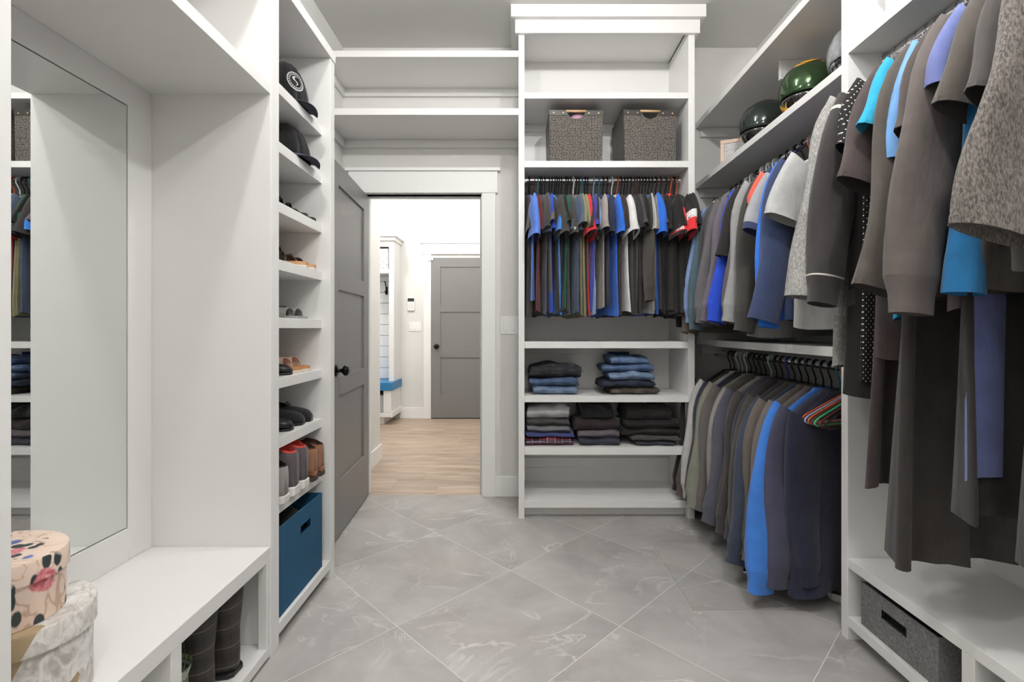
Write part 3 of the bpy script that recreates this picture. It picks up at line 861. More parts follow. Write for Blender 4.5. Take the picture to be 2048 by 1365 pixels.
# ---- tower rail: shirts hung along X, sleeves towards the camera
C = {'black': (27, 25, 25), 'char': (62, 58, 56), 'dk': (46, 42, 42), 'slate': (70, 78, 92), 'navy': (40, 44, 66), 'blue': (84, 122, 206), 'royal': (38, 72, 178),
     'bright': (40, 104, 206), 'sky': (64, 132, 214), 'taupe': (92, 84, 80), 'brown': (52, 42, 40), 'green': (20, 84, 66), 'khaki': (122, 118, 88), 'red': (196, 42, 48),
     'denim': (120, 140, 180), 'indigo': (62, 64, 156), 'stone': (150, 143, 138), 'white': (212, 211, 210), 'grey': (120, 118, 118), 'lgrey': (168, 166, 166), 'crimson': (226, 54, 58),
     'olive': (66, 62, 54)}
TEES = [('black', 'black', 'dark graphite', 'char'), ('blue', 'black', 'washed cornflower blue', 'blue'), ('red', 'maroon', 'dark red', (96, 34, 36)), ('char', 'teal', 'charcoal', 'char'),
        ('slate', 'black', 'slate grey', 'slate'), ('taupe', 'black', 'dark taupe', 'taupe'), ('royal', 'black', 'royal blue', 'royal'), ('dk', 'black', 'brown black', 'char'),
        ('sky', 'black', 'bright sky blue', 'sky'), ('black', 'black', 'black', 'black'), ('slate2', 'black', 'grey blue', (74, 84, 92)), ('green', 'black', 'bottle green', 'green'),
        ('char', 'black', 'faded charcoal', (62, 58, 54)), ('slate', 'black', 'steel blue', (66, 78, 98)), ('slate', 'black', 'dusty blue', (78, 88, 106)), ('khaki', 'black', 'khaki olive', 'khaki'),
        ('khaki', 'white', 'pale olive', (132, 126, 98)), ('brown', 'black', 'dark brown', 'brown'), ('red', 'black', 'red', 'red'), ('denim', 'teal', 'light denim blue', 'denim'),
        ('indigo', 'black', 'violet blue', 'indigo'), ('dk', 'black', 'dark grey', 'dk'), ('stone', 'lightblue', 'stone beige', 'stone'), ('navy', 'teal', 'navy', 'navy'),
        ('bright', 'black', 'bright blue', 'bright'), ('brown', 'black', 'brown black', 'brown'), ('white', 'white', 'white', 'white'), ('char', 'orange', 'charcoal', 'char'),
        ('dk', 'black', 'dark charcoal', (44, 42, 44)), ('grey', 'black', 'iron grey', (70, 68, 70)), ('brown', 'black', 'coffee brown', (48, 40, 38)), ('black', 'black', 'black', 'black'),
        ('olive', 'brown', 'olive charcoal', 'olive'), ('lgrey', 'brown', 'light grey', 'lgrey'), ('stone', 'black', 'warm grey', (128, 122, 118)), ('bright', 'black', 'cobalt blue', 'bright'),
        ('slate', 'black', 'grey navy', (60, 64, 78)), ('black', 'black', 'black', 'black'), ('black', 'black', 'black', (30, 28, 28)), ('black', 'black', 'black', (34, 31, 30)),
        ('panel', 'black', 'black with red side panel', (30, 28, 28)), ('black', 'black', 'black with red collar', 'black'), ('ica', 'orange', 'black and red', (34, 32, 32)),
        ('char', 'black', 'charcoal black', (46, 44, 42)), ('black', 'orange', 'black', 'black')]
RED = fabric(C['crimson'], key='red_knit'); WHT = fabric((226, 224, 222), key='white_knit')

TPX = [105, 158, 203, 224, 245, 262, 282, 318, 345, 365, 385, 402, 425, 455, 475, 500, 525, 547, 570, 590, 620, 642, 688, 735, 770, 800, 840, 888, 918, 945, 970, 1000,
       1030, 1052, 1072, 1095, 1120, 1150, 1178, 1212, 1250, 1290, 1330, 1362, 1398]
rt = random.Random(11)
tower_shirts = []
for i, (ck, hc, nm, cc) in enumerate(TEES):
    c = C[cc] if isinstance(cc, str) else cc
    x = min(.992, max(.066, (TPX[i] / 3.9 - 6) * .00293 - .03 + rt.uniform(-.002, .002)))
    dy = rt.uniform(5, 13)
    if i == 44: dy = 3
    yaw = R(90 + dy)
    long_ = i in (32,)
    L = rt.uniform(.69, .75) if i != 1 else .655
    bands = None
    if ck == 'panel': bands = [(.28, fabric(c), 'sleeve'), (.9, RED, 'sleeve'), (1.0, fabric(c), 'sleeve')]
    if ck == 'ica': bands = [(.45, fabric(c), 'sleeve'), (.67, WHT, 'sleeve_band'), (1.0, RED, 'sleeve')]
    where = '%s from the left on the tower rail' % ordw(i + 1)
    hanger(hc, '%s plastic hanger, %s' % (hc, where), (x, RT[0], RT[1]), yaw, 'hangers on the tower rail', .185)
    if i == 0: x = .055
    big = i in (1, 7, 12, 18, 26, 35, 40, 42)
    g = garment('long' if long_ else 'tee', '%s %s shirt, %s' % (nm, 'long-sleeved' if long_ else 'short-sleeved', where), 'shirt', (x, RT[0], RT[1]), yaw, 'shirts on the tower rail', c,
            S=(.15 if i == 0 else rt.uniform(.192, .205)), W=(.16 if i == 0 else .225), L=L, t=.0085, th=.012, sl=(.58 if long_ else rt.uniform(.17, .20) if not big else .215), sa=((26, 8) if long_ else (rt.uniform(26, 44), rt.uniform(4, 22))),
            sw=.095, cw=(.05 if long_ else rt.uniform(.080, .105)), st=(.026 if big else rt.uniform(.014, .022)), seed=i, fold=.009, fr=rt.uniform(1, 2.2),
            collar=(RED if i == 41 else None), bands=bands, sway=rt.uniform(-.014, .014), sv=rt.uniform(-.016, .006),
            cuff=(0 if long_ else None), res=(24, 17), umax=.208)
    tower_shirts.append(g)

# ---- right-hand rails: clothes hung along Y, fronts towards the room (-X)
def row(items, y0, y1, z, railname, group, yawr, seed, rod_r=.016, neck=-.108):
    rd = random.Random(seed); n = len(items)
    for i, it in enumerate(items):
        desc, col, hc, kind, kw = it
        kw = dict(kw)
        y = kw.pop('y', y0 + (y1 - y0) * i / max(n - 1, 1))
        yaw = R(kw.pop('yaw', rd.uniform(*yawr)))
        where = '%s from the far end of the %s' % (ordw(i + 1), railname)
        hm = kw.pop('half', .195)
        if hc: hanger(hc, '%s hanger, %s' % (('wire' if hc == 'chrome' else hc + ' plastic'), where), (XROD, y, z), yaw, 'hangers on the ' + railname, hm, rod_r, 0.0, neck)
        cat = {'tee': 'shirt', 'long': 'shirt', 'sweat': 'sweatshirt', 'dress': 'dress', 'jacket': 'jacket', 'cardigan': 'cardigan', 'polo': 'shirt', 'tank': 'top', 'pants': 'trousers'}[kind]
        b = dict(S=.215, L=.70, seed=seed * 50 + i, neck=neck, umax=.258)
        if kind in ('sweat', 'jacket', 'cardigan'): b.update(t=.026, th=.03, sl=.66, sa=(38, 9), sw=.105, cw=.062, st=.034, cuff=0, hem=0, collar=0, fold=.012, W=.25)
        elif kind == 'long': b.update(t=.016, th=.02, sl=.64, sa=(34, 9), sw=.098, cw=.06, st=.026, cuff=0, collar=0, fold=.012)
        elif kind == 'dress': b.update(t=.016, th=.028, sl=0, L=1.2, fold=.026, fr=3.2, Wh=.27, res=(44, 22))
        else: b.update(t=.014, th=.02, sl=.20, sa=(40, 16), st=.026, fold=.012)
        b.update(kw)
        garment(kind, desc + ', ' + where, cat, (XROD, y, z), yaw, group, col, **b)

LOWER = [('black zipped jacket', (36, 30, 32), 'black', 'jacket', {}), ('dark brown sweatshirt', (86, 76, 74), 'black', 'sweat', {}), ('white long-sleeved sweatshirt', (190, 188, 186), 'white', 'sweat', {}),
         ('navy sweatshirt', (56, 58, 74), 'mint', 'sweat', {}), ('dark charcoal sweatshirt', (58, 54, 54), 'white', 'sweat', {}), ('sage green sweatshirt', (134, 134, 122), 'black', 'sweat', {}),
         ('grey brown sweatshirt', (104, 98, 96), 'black', 'sweat', {}), ('chocolate brown sweatshirt', (70, 60, 58), 'black', 'sweat', {}), ('light grey sweatshirt', (140, 136, 133), 'black', 'sweat', {'sl': .68}),
         ('slate blue sweatshirt', (84, 84, 96), 'mint', 'sweat', {}), ('dark coffee sweatshirt', (66, 57, 55), 'black', 'sweat', {}), ('charcoal hoodie', (62, 58, 58), 'black', 'sweat', {}),
         ('dark slate sweatshirt', (60, 60, 68), 'blue', 'sweat', {}), ('olive grey sweatshirt', (76, 71, 66), 'black', 'sweat', {}), ('deep navy grey sweatshirt', (58, 66, 82), 'black', 'sweat', {'sl': .72, 'cw': .085}),
         ('taupe brown sweatshirt', (98, 90, 84), 'black', 'sweat', {}), ('warm grey sweatshirt', (108, 100, 96), 'black', 'sweat', {}), ('bright blue sweatshirt', (62, 122, 206), 'black', 'sweat', {'sl': .74, 'cw': .082, 'sw': .11, 'S': .225, 'sa': (36, 11)}),
         ('dusky navy sweatshirt', (70, 70, 90), 'black', 'sweat', {'sl': .70, 'sa': (30, 6)}), ('dark navy heavy jacket', (40, 42, 62), 'teal', 'jacket', {'S': .20, 'sl': .66, 'sa': (16, 0), 'L': .80})]
row(LOWER, 3.06, 2.02, .978, 'lower rail', 'sweatshirts on the lower rail', (14, 23), 3)
UPPER = [('black suit jacket', (34, 30, 30), 'black', 'jacket', {'yaw': 8}), ('brown corduroy jacket', (96, 88, 78), 'black', 'jacket', {'L': .76, 'sl': .70}), ('pale blue dress shirt', (126, 150, 196), 'black', 'long', {}),
         ('teal grey long-sleeved shirt', (76, 96, 106), 'white', 'long', {'sl': .68}), ('charcoal long-sleeved shirt', (66, 65, 66), 'white', 'long', {}), ('dark grey jacket', (72, 70, 72), 'black', 'jacket', {}),
         ('heather grey long-sleeved shirt', (98, 95, 98), 'white', 'long', {}), ('purple grey long-sleeved shirt', (104, 98, 108), 'white', 'long', {}), ('royal blue long-sleeved shirt', (40, 76, 196), 'white', 'long', {}),
         ('black half-sleeved shirt', (44, 40, 40), 'black', 'long', {'sl': .32, 'cw': .09, 'cuff': None}), ('taupe long-sleeved shirt', (92, 84, 84), 'black', 'long', {}), ('silver grey windbreaker', (150, 150, 150), 'black', 'long', {'L': .78}),
         ('dark olive long-sleeved shirt', (66, 64, 60), 'black', 'long', {'sl': .68}), ('coral red t-shirt', (226, 96, 80), 'orange', 'tee', {'sl': .12}), ('navy t-shirt with grey sleeves', (50, 58, 88), 'blue', 'tee', {'sl': .27, 'sa': (36, 20), 'cw': .10, 'bands': [(.12, fabric((50, 58, 88)), 'sleeve'), (.88, fabric((156, 156, 160)), 'sleeve'), (1.0, fabric((50, 58, 88)), 'sleeve')]}),
         ('bright blue long-sleeved shirt', (46, 114, 216), 'teal', 'long', {'sl': .66}), ('navy blue long-sleeved shirt', (54, 66, 98), 'black', 'long', {'sl': .64, 'cuff': None}), ('light grey t-shirt', (180, 180, 179), 'black', 'tee', {'sl': .24, 'sa': (40, 18), 'cw': .085, 'L': .74})]
row(UPPER, 3.02, 1.965, 2.005, 'helmet shelf rail', 'clothes under the helmet shelf', (9, 18), 5, .016, -.125)
FUZ = fabric((150, 148, 145), key='fuzzy_grey_knit', heather=.35, var=.2)
HEA = fabric((104, 98, 94), key='heather_knit', heather=.55, var=.15)
DOT = dots_mat()
STR = plain('cream_piping', rgb(206, 200, 188), .8)
TALL = [('fuzzy grey knitted cardigan', (150, 148, 145), 'chrome', 'cardigan', {'mat': FUZ, 'L': .96, 'sl': .66, 'cuff': None, 'hem': None, 'y': 1.715, 'yaw': 12, 'sa': (36, 13)}),
        ('black track jacket with cream piping', (56, 53, 53), 'chrome', 'jacket', {'stripe': STR, 'y': 1.665, 'yaw': 12, 'sl': .68, 'L': .75, 'sa': (36, 12)}),
        ('black long dress', (36, 33, 33), 'chrome', 'dress', {'L': 1.05, 'y': 1.625, 'yaw': 10}),
        ('black polka dot dress', (26, 24, 24), 'chrome', 'tee', {'mat': DOT, 'L': 1.0, 'sl': .20, 'y': 1.585, 'yaw': 12, 'S': .225}),
        ('dark brown long dress', (66, 56, 56), 'chrome', 'dress', {'L': 1.32, 'y': 1.55, 'yaw': 12, 'S': .20}),
        ('dark plum brown t-shirt', (74, 64, 63), 'chrome', 'tee', {'L': .92, 'sl': .34, 'y': 1.515, 'yaw': 12}),
        ('turquoise t-shirt', (44, 158, 194), 'chrome', 'tee', {'L': .80, 'sl': .20, 'y': 1.475, 'yaw': 14, 'S': .225, 'sa': (38, 22)}),
        ('long charcoal brown gown', (54, 50, 48), 'chrome', 'dress', {'L': 1.50, 'y': 1.44, 'yaw': 12, 'S': .21, 'Wh': .29, 'th': .045}),
        ('dark taupe long-sleeved top', (82, 76, 71), 'chrome', 'long', {'sl': .66, 'y': 1.405, 'yaw': 12, 'sa': (38, 11), 'cw': .075, 'cuff': None}),
        ('light blue long-sleeved blouse', (112, 160, 214), 'chrome', 'long', {'sl': .30, 'y': 1.365, 'yaw': 10, 'cuff': None}),
        ('brown t-shirt', (76, 67, 65), 'chrome', 'tee', {'sl': .27, 'y': 1.325, 'yaw': 12, 'L': .75}),
        ('warm grey hooded sweatshirt', (94, 86, 83), 'chrome', 'sweat', {'sl': .73, 'y': 1.285, 'yaw': 12, 'L': .78, 'cw': .07, 'st': .03}),
        ('black long skirt dress', (42, 38, 37), 'chrome', 'dress', {'L': 1.30, 'y': 1.25, 'yaw': 12, 'th': .035}),
        ('periwinkle long tunic', (104, 114, 166), 'chrome', 'tee', {'L': 1.2, 'sl': .18, 'y': 1.24, 'yaw': 12, 'S': .225, 'Wh': .25}),
        ('olive brown t-shirt', (80, 74, 69), 'chrome', 'tee', {'sl': .26, 'S': .225, 'y': 1.18, 'yaw': 12, 'L': .74}),
        ('teal blue long-sleeved velvet top', (38, 112, 164), 'chrome', 'long', {'sl': .66, 'y': 1.2, 'yaw': 10, 'cuff': None, 'cw': .042, 'sw': .07, 'sa': (20, 5), 'S': .19, 'W': .2}),
        ('dark grey t-shirt', (76, 72, 70), 'chrome', 'tee', {'sl': .27, 'S': .225, 'y': 1.115, 'yaw': 12}),
        ('long black open cardigan', (58, 54, 52), 'chrome', 'dress', {'L': 1.36, 'y': 1.08, 'yaw': 12, 'th': .04, 'Wh': .27, 'S': .21}),
        ('heather grey knit sweater', (104, 98, 94), 'chrome', 'long', {'mat': HEA, 'sl': .58, 'y': 1.045, 'yaw': 12, 'sw': .12, 'cw': .115, 'cuff': None, 'S': .225, 'sa': (36, 13)})]
row(TALL, 0, 0, 2.118, 'long-hang rail', 'clothes on the long-hang rail', (10, 14), 8, .018, -.15)
# empty hangers
for i, (c, y, yw) in enumerate([('orange', 1.988, 17), ('lightblue', 1.972, 18), ('orange', 1.956, 19), ('brown', 1.940, 20), ('green', 1.922, 20), ('maroon', 1.902, 22), ('black', 1.88, 24)]):
    hanger(c, '%s empty hanger, %s in the loose bunch on the lower rail' % (c, ordw(i + 1)), (XROD, y, .978), R(yw), 'empty hangers on the lower rail', .225)
for i, (c, y, yw) in enumerate([('black', 2.33, 12), ('black', 2.27, 8), ('teal', 2.2, 12), ('black', 2.12, 10), ('lightblue', 2.06, 10), ('black', 2.03, 14), ('black', 1.99, 9), ('black', 1.93, 12), ('black', 1.90, 10), ('lime', 1.86, 8), ('black', 1.835, 6)]):
    hanger(c, '%s empty hanger, %s in the row under the helmet shelf' % (c, ordw(i + 1)), (XROD, y, 2.005), R(yw), 'empty hangers under the helmet shelf', .205)
# ------------------------------------------------------------------ plastic cover over the suit jacket
PLASTIC = plain('clear_plastic', (.9, .92, .93, 1), .12, alpha=.22, spec=1.0)
pc = thing('garment_bag', 'clear plastic dry-cleaning cover over the dark suit jacket nearest the back wall', 'garment bag', (XROD, 3.02, 2.005), R(8))
rr = []
for j in range(16):
    f = j / 15; a = .06 + (.235 - .06) * min(1, f / .16) ** .8 + .015 * f; b = .014 + .04 * min(1, f / .2)
    rr.append([(min(a * sgnp(math.cos(q * math.pi / 12), .8) * (1 + .02 * math.sin(3 * q + 7 * f)), .257), b * sgnp(math.sin(q * math.pi / 12), .8) + .008 * math.sin(2.1 * q + 9 * f), -.1 - .86 * f) for q in range(24)])
MB().loft(rr).build('film', PLASTIC, pc, smooth=True)

# ------------------------------------------------------------------ folded clothes
def folded(name, label, cat, group, mat, x0, x1, z0, h, yf=2.925, d=.29, lobes=2, seed=0, slump=0.0):
    rd = random.Random(seed + 77)
    w = x1 - x0; cx = (x0 + x1) / 2
    p1, p2, p3 = (rd.random() * 6.28 for _ in range(3))
    yf += rd.uniform(-.012, .014)
    rings = []; NX, NT_ = 22, 26
    for i in range(NX + 1):
        s = -1 + 2 * i / NX
        e = (1 - abs(s) ** 9) ** .5 if abs(s) < 1 else 0
        e = max(e, .7)
        ring = []
        for k in range(NT_):
            a = 2 * math.pi * k / NT_
            cy, cz = math.cos(a), math.sin(a)
            yy = sgnp(cy, .45); zz = sgnp(cz, .75)
            zn = (zz + 1) / 2
            ind = .010 * (.5 - .5 * math.cos(2 * math.pi * lobes * zn)) if lobes > 1 else 0
            hh = h * (.55 + .45 * e)
            z = zn * hh
            top = zn
            z += top * (.10 * h * math.sin(3.1 * s + p1 + 1.5 * yy) + .06 * h * math.sin(7 * s + p2)) - slump * h * top * s
            y = (yy * .5 + .5) * d
            y += (ind * -1 if yy > 0 else ind) * 1.0 + .006 * math.sin(5 * s + p3 + 3 * zn)
            x = cx + s * w / 2 * (1 - .03 * abs(math.sin(math.pi * lobes * zn))) + .006 * math.sin(4 * zn + p2)
            ring.append((x, yf + y, z0 + max(0, z)))
        rings.append(ring)
    o = MB().loft(rings, True, True, True).build(name, mat, smooth=True, base=True)
    return tag(o, label, cat, group)
DN = {k: denim(v, 'denim_' + k) for k, v in {'dark': (46, 46, 50), 'blue': (72, 92, 122), 'light': (118, 138, 166), 'mid': (84, 106, 140), 'pale': (104, 128, 164), 'navy': (44, 50, 68), 'brown': (92, 82, 76), 'black': (34, 33, 36)}.items()}
def pile(items, x0, x1, z0, group, seed, cat0='jeans'):
    z = z0 + .0004
    for i, (nm, lab, mat, h, dx0, dx1, lob) in enumerate(items):
        folded(nm, lab, 'jeans' if nm == 'folded_jeans' else 'folded clothes', group, mat, x0 + dx0, x1 + dx1, z, h, lobes=lob, seed=seed + i)
        z += h * .93
pile([('folded_jeans', 'light blue folded jeans at the bottom of the left jeans pile', DN['light'], .058, .02, -.03, 2),
      ('folded_jeans', 'mid blue folded jeans in the middle of the left jeans pile', DN['blue'], .048, 0, -.02, 2),
      ('folded_jeans', 'black folded jeans on top of the left jeans pile', DN['dark'], .085, 0, 0, 3)], .07, .39, .736, 'folded jeans in the tower', 1)
pile([('folded_jeans', 'brown folded jeans at the bottom of the right jeans pile', DN['brown'], .05, .06, .0, 2),
      ('folded_jeans', 'dark navy folded jeans second from the bottom of the right pile', DN['navy'], .042, .0, -.03, 2),
      ('folded_jeans', 'light washed folded jeans in the middle of the right pile', DN['light'], .055, .05, -.03, 2),
      ('folded_jeans', 'blue folded jeans second from the top of the right pile', DN['mid'], .05, .02, -.03, 2),
      ('folded_jeans', 'faded blue folded jeans on top of the right jeans pile', DN['pale'], .05, .06, -.06, 1)], .505, .86, .736, 'folded jeans in the tower', 20)
bx_ = thing('card_box', 'small blue card box behind the right pile of jeans', 'box', (.66, 3.215, .736))
box('carton', .60, .73, 3.185, 3.235, .737, .975, plain('blue_card', rgb(44, 74, 130), .5), bx_)
box('lid', .598, .732, 3.183, 3.237, .955, .985, plain('blue_card_dark', rgb(36, 60, 112), .5), bx_)
PLD = plaid_mat('red_blue_plaid', (28, 30, 54), (120, 36, 42), (170, 170, 190), 22)
pile([('folded_shirt', 'red and navy plaid shirt at the bottom of the leftmost lower pile', PLD, .052, 0, 0, 2),
      ('folded_shirt', 'blue folded shirt above the plaid shirt', fabric((62, 70, 120)), .030, .005, .01, 1),
      ('folded_shirt', 'mid grey folded sweatpants in the leftmost lower pile', fabric((112, 112, 116)), .045, .01, -.02, 2),
      ('folded_shirt', 'dark grey folded sweatpants in the leftmost lower pile', fabric((66, 64, 64)), .042, .01, -.02, 2),
      ('folded_shirt', 'pale grey folded sweatshirt on top of the leftmost lower pile', fabric((176, 176, 178)), .085, .01, -.02, 2)], .045, .335, .428, 'folded clothes on the lower tower shelf', 40)
pile([('folded_shirt', 'navy grey folded sweatpants at the bottom of the middle pile', fabric((58, 58, 72)), .05, .03, 0, 2),
      ('folded_shirt', 'mauve grey folded top in the middle pile', fabric((92, 84, 90)), .042, .02, 0, 2),
      ('folded_shirt', 'dark brown folded sweatshirt in the middle pile', fabric((50, 42, 44)), .08, 0, 0, 2),
      ('folded_shirt', 'black folded sweatshirt on top of the middle pile', fabric((20, 18, 20)), .085, .04, -.04, 1)], .345, .62, .428, 'folded clothes on the lower tower shelf', 60)
pile([('folded_shirt', 'navy folded leggings at the bottom of the right dark pile', fabric((52, 52, 62)), .03, .08, -.04, 1),
      ('folded_shirt', 'charcoal folded leggings second from the bottom of the right dark pile', fabric((70, 68, 68)), .03, .05, -.01, 1),
      ('folded_shirt', 'black folded jacket in the middle of the right dark pile', fabric((36, 34, 34), rough=.5, key='black_nylon'), .05, .0, 0, 2),
      ('folded_shirt', 'shiny black folded rain jacket in the right dark pile', fabric((30, 28, 29), rough=.45, key='black_shell'), .05, .02, 0, 2),
      ('folded_shirt', 'dark folded hooded jacket on top of the right dark pile', fabric((38, 36, 34)), .09, .03, -.05, 3)], .635, .99, .428, 'folded clothes on the lower tower shelf', 80)

# ------------------------------------------------------------------ baskets
WV = weave_mat('woven_basket', (30, 28, 28), (150, 142, 134), 105, .42, .2)
HWOOD = plain('handle_wood', rgb(206, 170, 128), .5)
RIV = plain('brass_rivet', rgb(200, 176, 130), .25, .9)
def basket(label, cx, yf, z0, w, h, d, yaw):
    t = thing('woven_basket', label, 'basket', (cx, yf, z0), yaw, 'woven baskets in the tower')
    b = .97
    front = [(-w / 2 * b, .0006)] + [(w / 2 * b, .0006), (w / 2, h)]
    r = .055
    for k in range(13):
        a = math.pi * k / 12; front.append((r * math.cos(a), h - r * .95 * math.sin(a)))
    front.append((-w / 2, h))
    MB().prism(front, 'y', 0, .006).build('front_panel', WV, t)
    MB().prism([(-w / 2 * b, .0006), (w / 2 * b, .0006), (w / 2, h), (-w / 2, h)], 'y', d - .006, d).build('back_panel', WV, t)
    for s in (-1, 1):
        rings = [[(s * w / 2 * b, .006, .0006), (s * w / 2 * b, d - .006, .0006), (s * w / 2, d - .006, h), (s * w / 2, .006, h)],
                 [(s * (w / 2 * b - .006), .006, .0006), (s * (w / 2 * b - .006), d - .006, .0006), (s * (w / 2 - .006), d - .006, h), (s * (w / 2 - .006), .006, h)]]
        MB().loft(rings, True, True, True).build('side_panel', WV, t)
    MB().box(-w / 2 * b + .006, w / 2 * b - .006, .006, d - .006, .001, .006).build('base_panel', WV, t)
    BAND = plain('basket_band', rgb(58, 54, 52), .4)
    for x0_, x1_ in ((-w / 2, -r), (r, w / 2)):
        bb = MB().box(x0_, x1_, -.002, .0, h - .032, h - .001).build('rim_band', BAND, t)
    for x in (-w * .42, -w * .24, w * .24, w * .42):
        MB().lathe([(.0055, 0), (.005, .002), (.002, .003)], 10).xf(Matrix.Translation((x, -.002, h - .018)) @ Matrix.Rotation(R(90), 4, 'X')).build('rivet', RIV, t)
    MB().tube([(-r - .006, .002, h - .006), (r + .006, .002, h - .006)], .0075, 10).build('handle', HWOOD, t, smooth=True)
    return t
basket('left woven charcoal basket with wooden handle on the tower shelf', .352, 2.925, 2.1435, .325, .318, .29, R(1))
o = MB().lathe([(.002, 0), (.04, .01), (.05, .05), (.03, .09), (.004, .1)], 14).xf(Matrix.Translation((.365, 2.98, 2.37)) @ Matrix.Scale(1.2, 4, (1, 0, 0))).build('scarf', fabric((186, 140, 166)), base=True, smooth=True)
o.location.z = 2.36; tag(o, 'mauve pink scarf showing inside the left woven basket', 'scarf')
basket('right woven charcoal basket with wooden handle on the tower shelf', .80, 2.925, 2.1435, .325, .318, .29, R(3))

# ------------------------------------------------------------------ helmets
def patch(mb, rad, az0, az1, el0, el1, n=18, m=10, thick=.004, warp=None):
    def P(a, e, k):
        r = Vector((rad[0] * math.cos(e) * math.cos(a), rad[1] * math.cos(e) * math.sin(a), rad[2] * math.sin(e)))
        if warp: r = warp(r, a, e)
        return r * k
    k0 = 1.0; k1 = 1 - thick / max(rad)
    outer = [[P(R(az0 + (az1 - az0) * i / n), R(el0 + (el1 - el0) * j / m), k0) for i in range(n + 1)] for j in range(m + 1)]
    inner = [[P(R(az0 + (az1 - az0) * i / n), R(el0 + (el1 - el0) * j / m), k1) for i in range(n + 1)] for j in range(m + 1)]
    b = len(mb.v)
    mb.loft(outer, False); c = len(mb.v); mb.loft(inner, False)
    N = n + 1
    for i in range(n):
        mb.f.append((b + i, b + i + 1, c + i + 1, c + i)); mb.f.append((b + m * N + i, b + m * N + i + 1, c + m * N + i + 1, c + m * N + i))
    for j in range(m):
        mb.f.append((b + j * N, b + (j + 1) * N, c + (j + 1) * N, c + j * N)); mb.f.append((b + j * N + n, b + (j + 1) * N + n, c + (j + 1) * N + n, c + j * N + n))
    return mb
def helmet(label, loc, yaw, shell, visor, chin, accents=None, raised=False, s=1.0, pitch=0.0):
    t = thing('motorcycle_helmet', label, 'helmet', loc, yaw, 'helmets on the shelf')
    rad = (.148 * s, .122 * s, .138 * s); zc = .117 * s
    def wr(r, a, e):
        r = Vector(r)
        if r.x < 0: r.x *= 1.06
        if r.z < 0: r.x *= 1.0 + .12 * (-r.z / rad[2]) * (1 if r.x > 0 else -.6); r.y *= 1 - .10 * (-r.z / rad[2])
        return r
    T = Matrix.Translation((0, 0, zc))
    def part(nm, mat, *patches):
        mb = MB()
        for p in patches: patch(mb, *p, warp=wr)
        return mb.xf(T).build(nm, mat, t, smooth=True)
    part('shell', shell, (rad, 64, 296, -56, 90, 30, 16), (rad, -64, 64, 36, 90, 18, 8))
    sc_ = lambda k: tuple(v * k for v in rad)
    part('chin_bar', chin, (sc_(1.035), -74, 74, -57, -17, 22, 8))
    if raised: part('visor', visor, (sc_(1.06), -70, 70, 18, 76, 24, 10, .003))
    else: part('visor', visor, (sc_(1.045), -72, 72, -15, 36, 24, 10, .003))
    part('base_trim', BLACKM, (sc_(1.012), 0, 360, -61, -56, 40, 2, .012))
    for sgn in (-1, 1):
        MB().lathe([(.016 * s, 0), (.015 * s, .006), (.004, .008)], 14).xf(T @ Matrix.Translation((.02 * s, sgn * rad[1] * 1.035, .012)) @ Matrix.Rotation(R(-90 * sgn), 4, 'X')).build('pivot', BLACKM, t, smooth=True)
    if accents:
        rd = random.Random(4)
        for (a0, a1, e0, e1, lw) in accents:
            mb = MB(); n = 14; rows = []
            for i in range(n + 1):
                f = i / n; a = a0 + (a1 - a0) * f; e = e0 + (e1 - e0) * f + 6 * math.sin(f * 6.28)
                row_ = []
                for k in (-1, 1):
                    ww = lw * math.sin(math.pi * (f * .9 + .05)) * k
                    q = Vector((rad[0] * math.cos(R(e + ww)) * math.cos(R(a)), rad[1] * math.cos(R(e + ww)) * math.sin(R(a)), rad[2] * math.sin(R(e + ww))))
                    row_.append(wr(q, 0, 0) * (1.012 if e > 30 or abs(a) > 75 else 1.05))
                rows.append(row_)
            mb.loft(rows, False).xf(T).build('flame_graphic', plain('flame_yellow', rgb(236, 172, 44), .25, coat=.6), t, smooth=True)
    return t
GLB = plain('gloss_black', rgb(20, 19, 18), .08, coat=1.0, spec=.6)
SMOKE = plain('smoke_visor', rgb(60, 68, 64), .05, .6)
GREENV = plain('green_mirror_visor', rgb(62, 84, 56), .05, .65)
CLEARV = plain('clear_visor', rgb(200, 204, 206), .05, alpha=.35, spec=1.0)
CHROMEP = weave_mat('chrome_pattern', (60, 60, 62), (210, 210, 212), 45, .2, .7)
FL = [(70, 150, 40, 55, 5), (66, 150, 20, 30, 5), (66, 130, 0, 8, 4), (-66, -150, 40, 55, 5), (-66, -150, 20, 30, 5), (-66, -130, 0, 8, 4), (-60, 60, 42, 42, 3.5), (-50, 50, 52, 52, 4), (-40, 50, 62, 62, 4), (-60, 60, 74, 74, 5),
      (-60, -10, -24, -40, 4), (-60, -20, -36, -24, 4), (60, 10, -24, -40, 4), (60, 20, -36, -24, 4), (-40, 0, -46, -30, 3), (40, 0, -46, -30, 3)]
helmet('gloss black full-face helmet with smoked visor, farthest on the helmet shelf', (1.372, 2.665, 2.1225), R(214), GLB, SMOKE, GLB, s=1.06)
helmet('black helmet with yellow flame graphics and green mirrored visor', (1.385, 2.275, 2.1225), R(212), GLB, GREENV, GLB, FL, s=1.06)
helmet('chrome patterned helmet with clear visor beside the white divider', (1.40, 1.945, 2.1225), R(205), CHROMEP, CLEARV, CHROMEP, s=1.0)
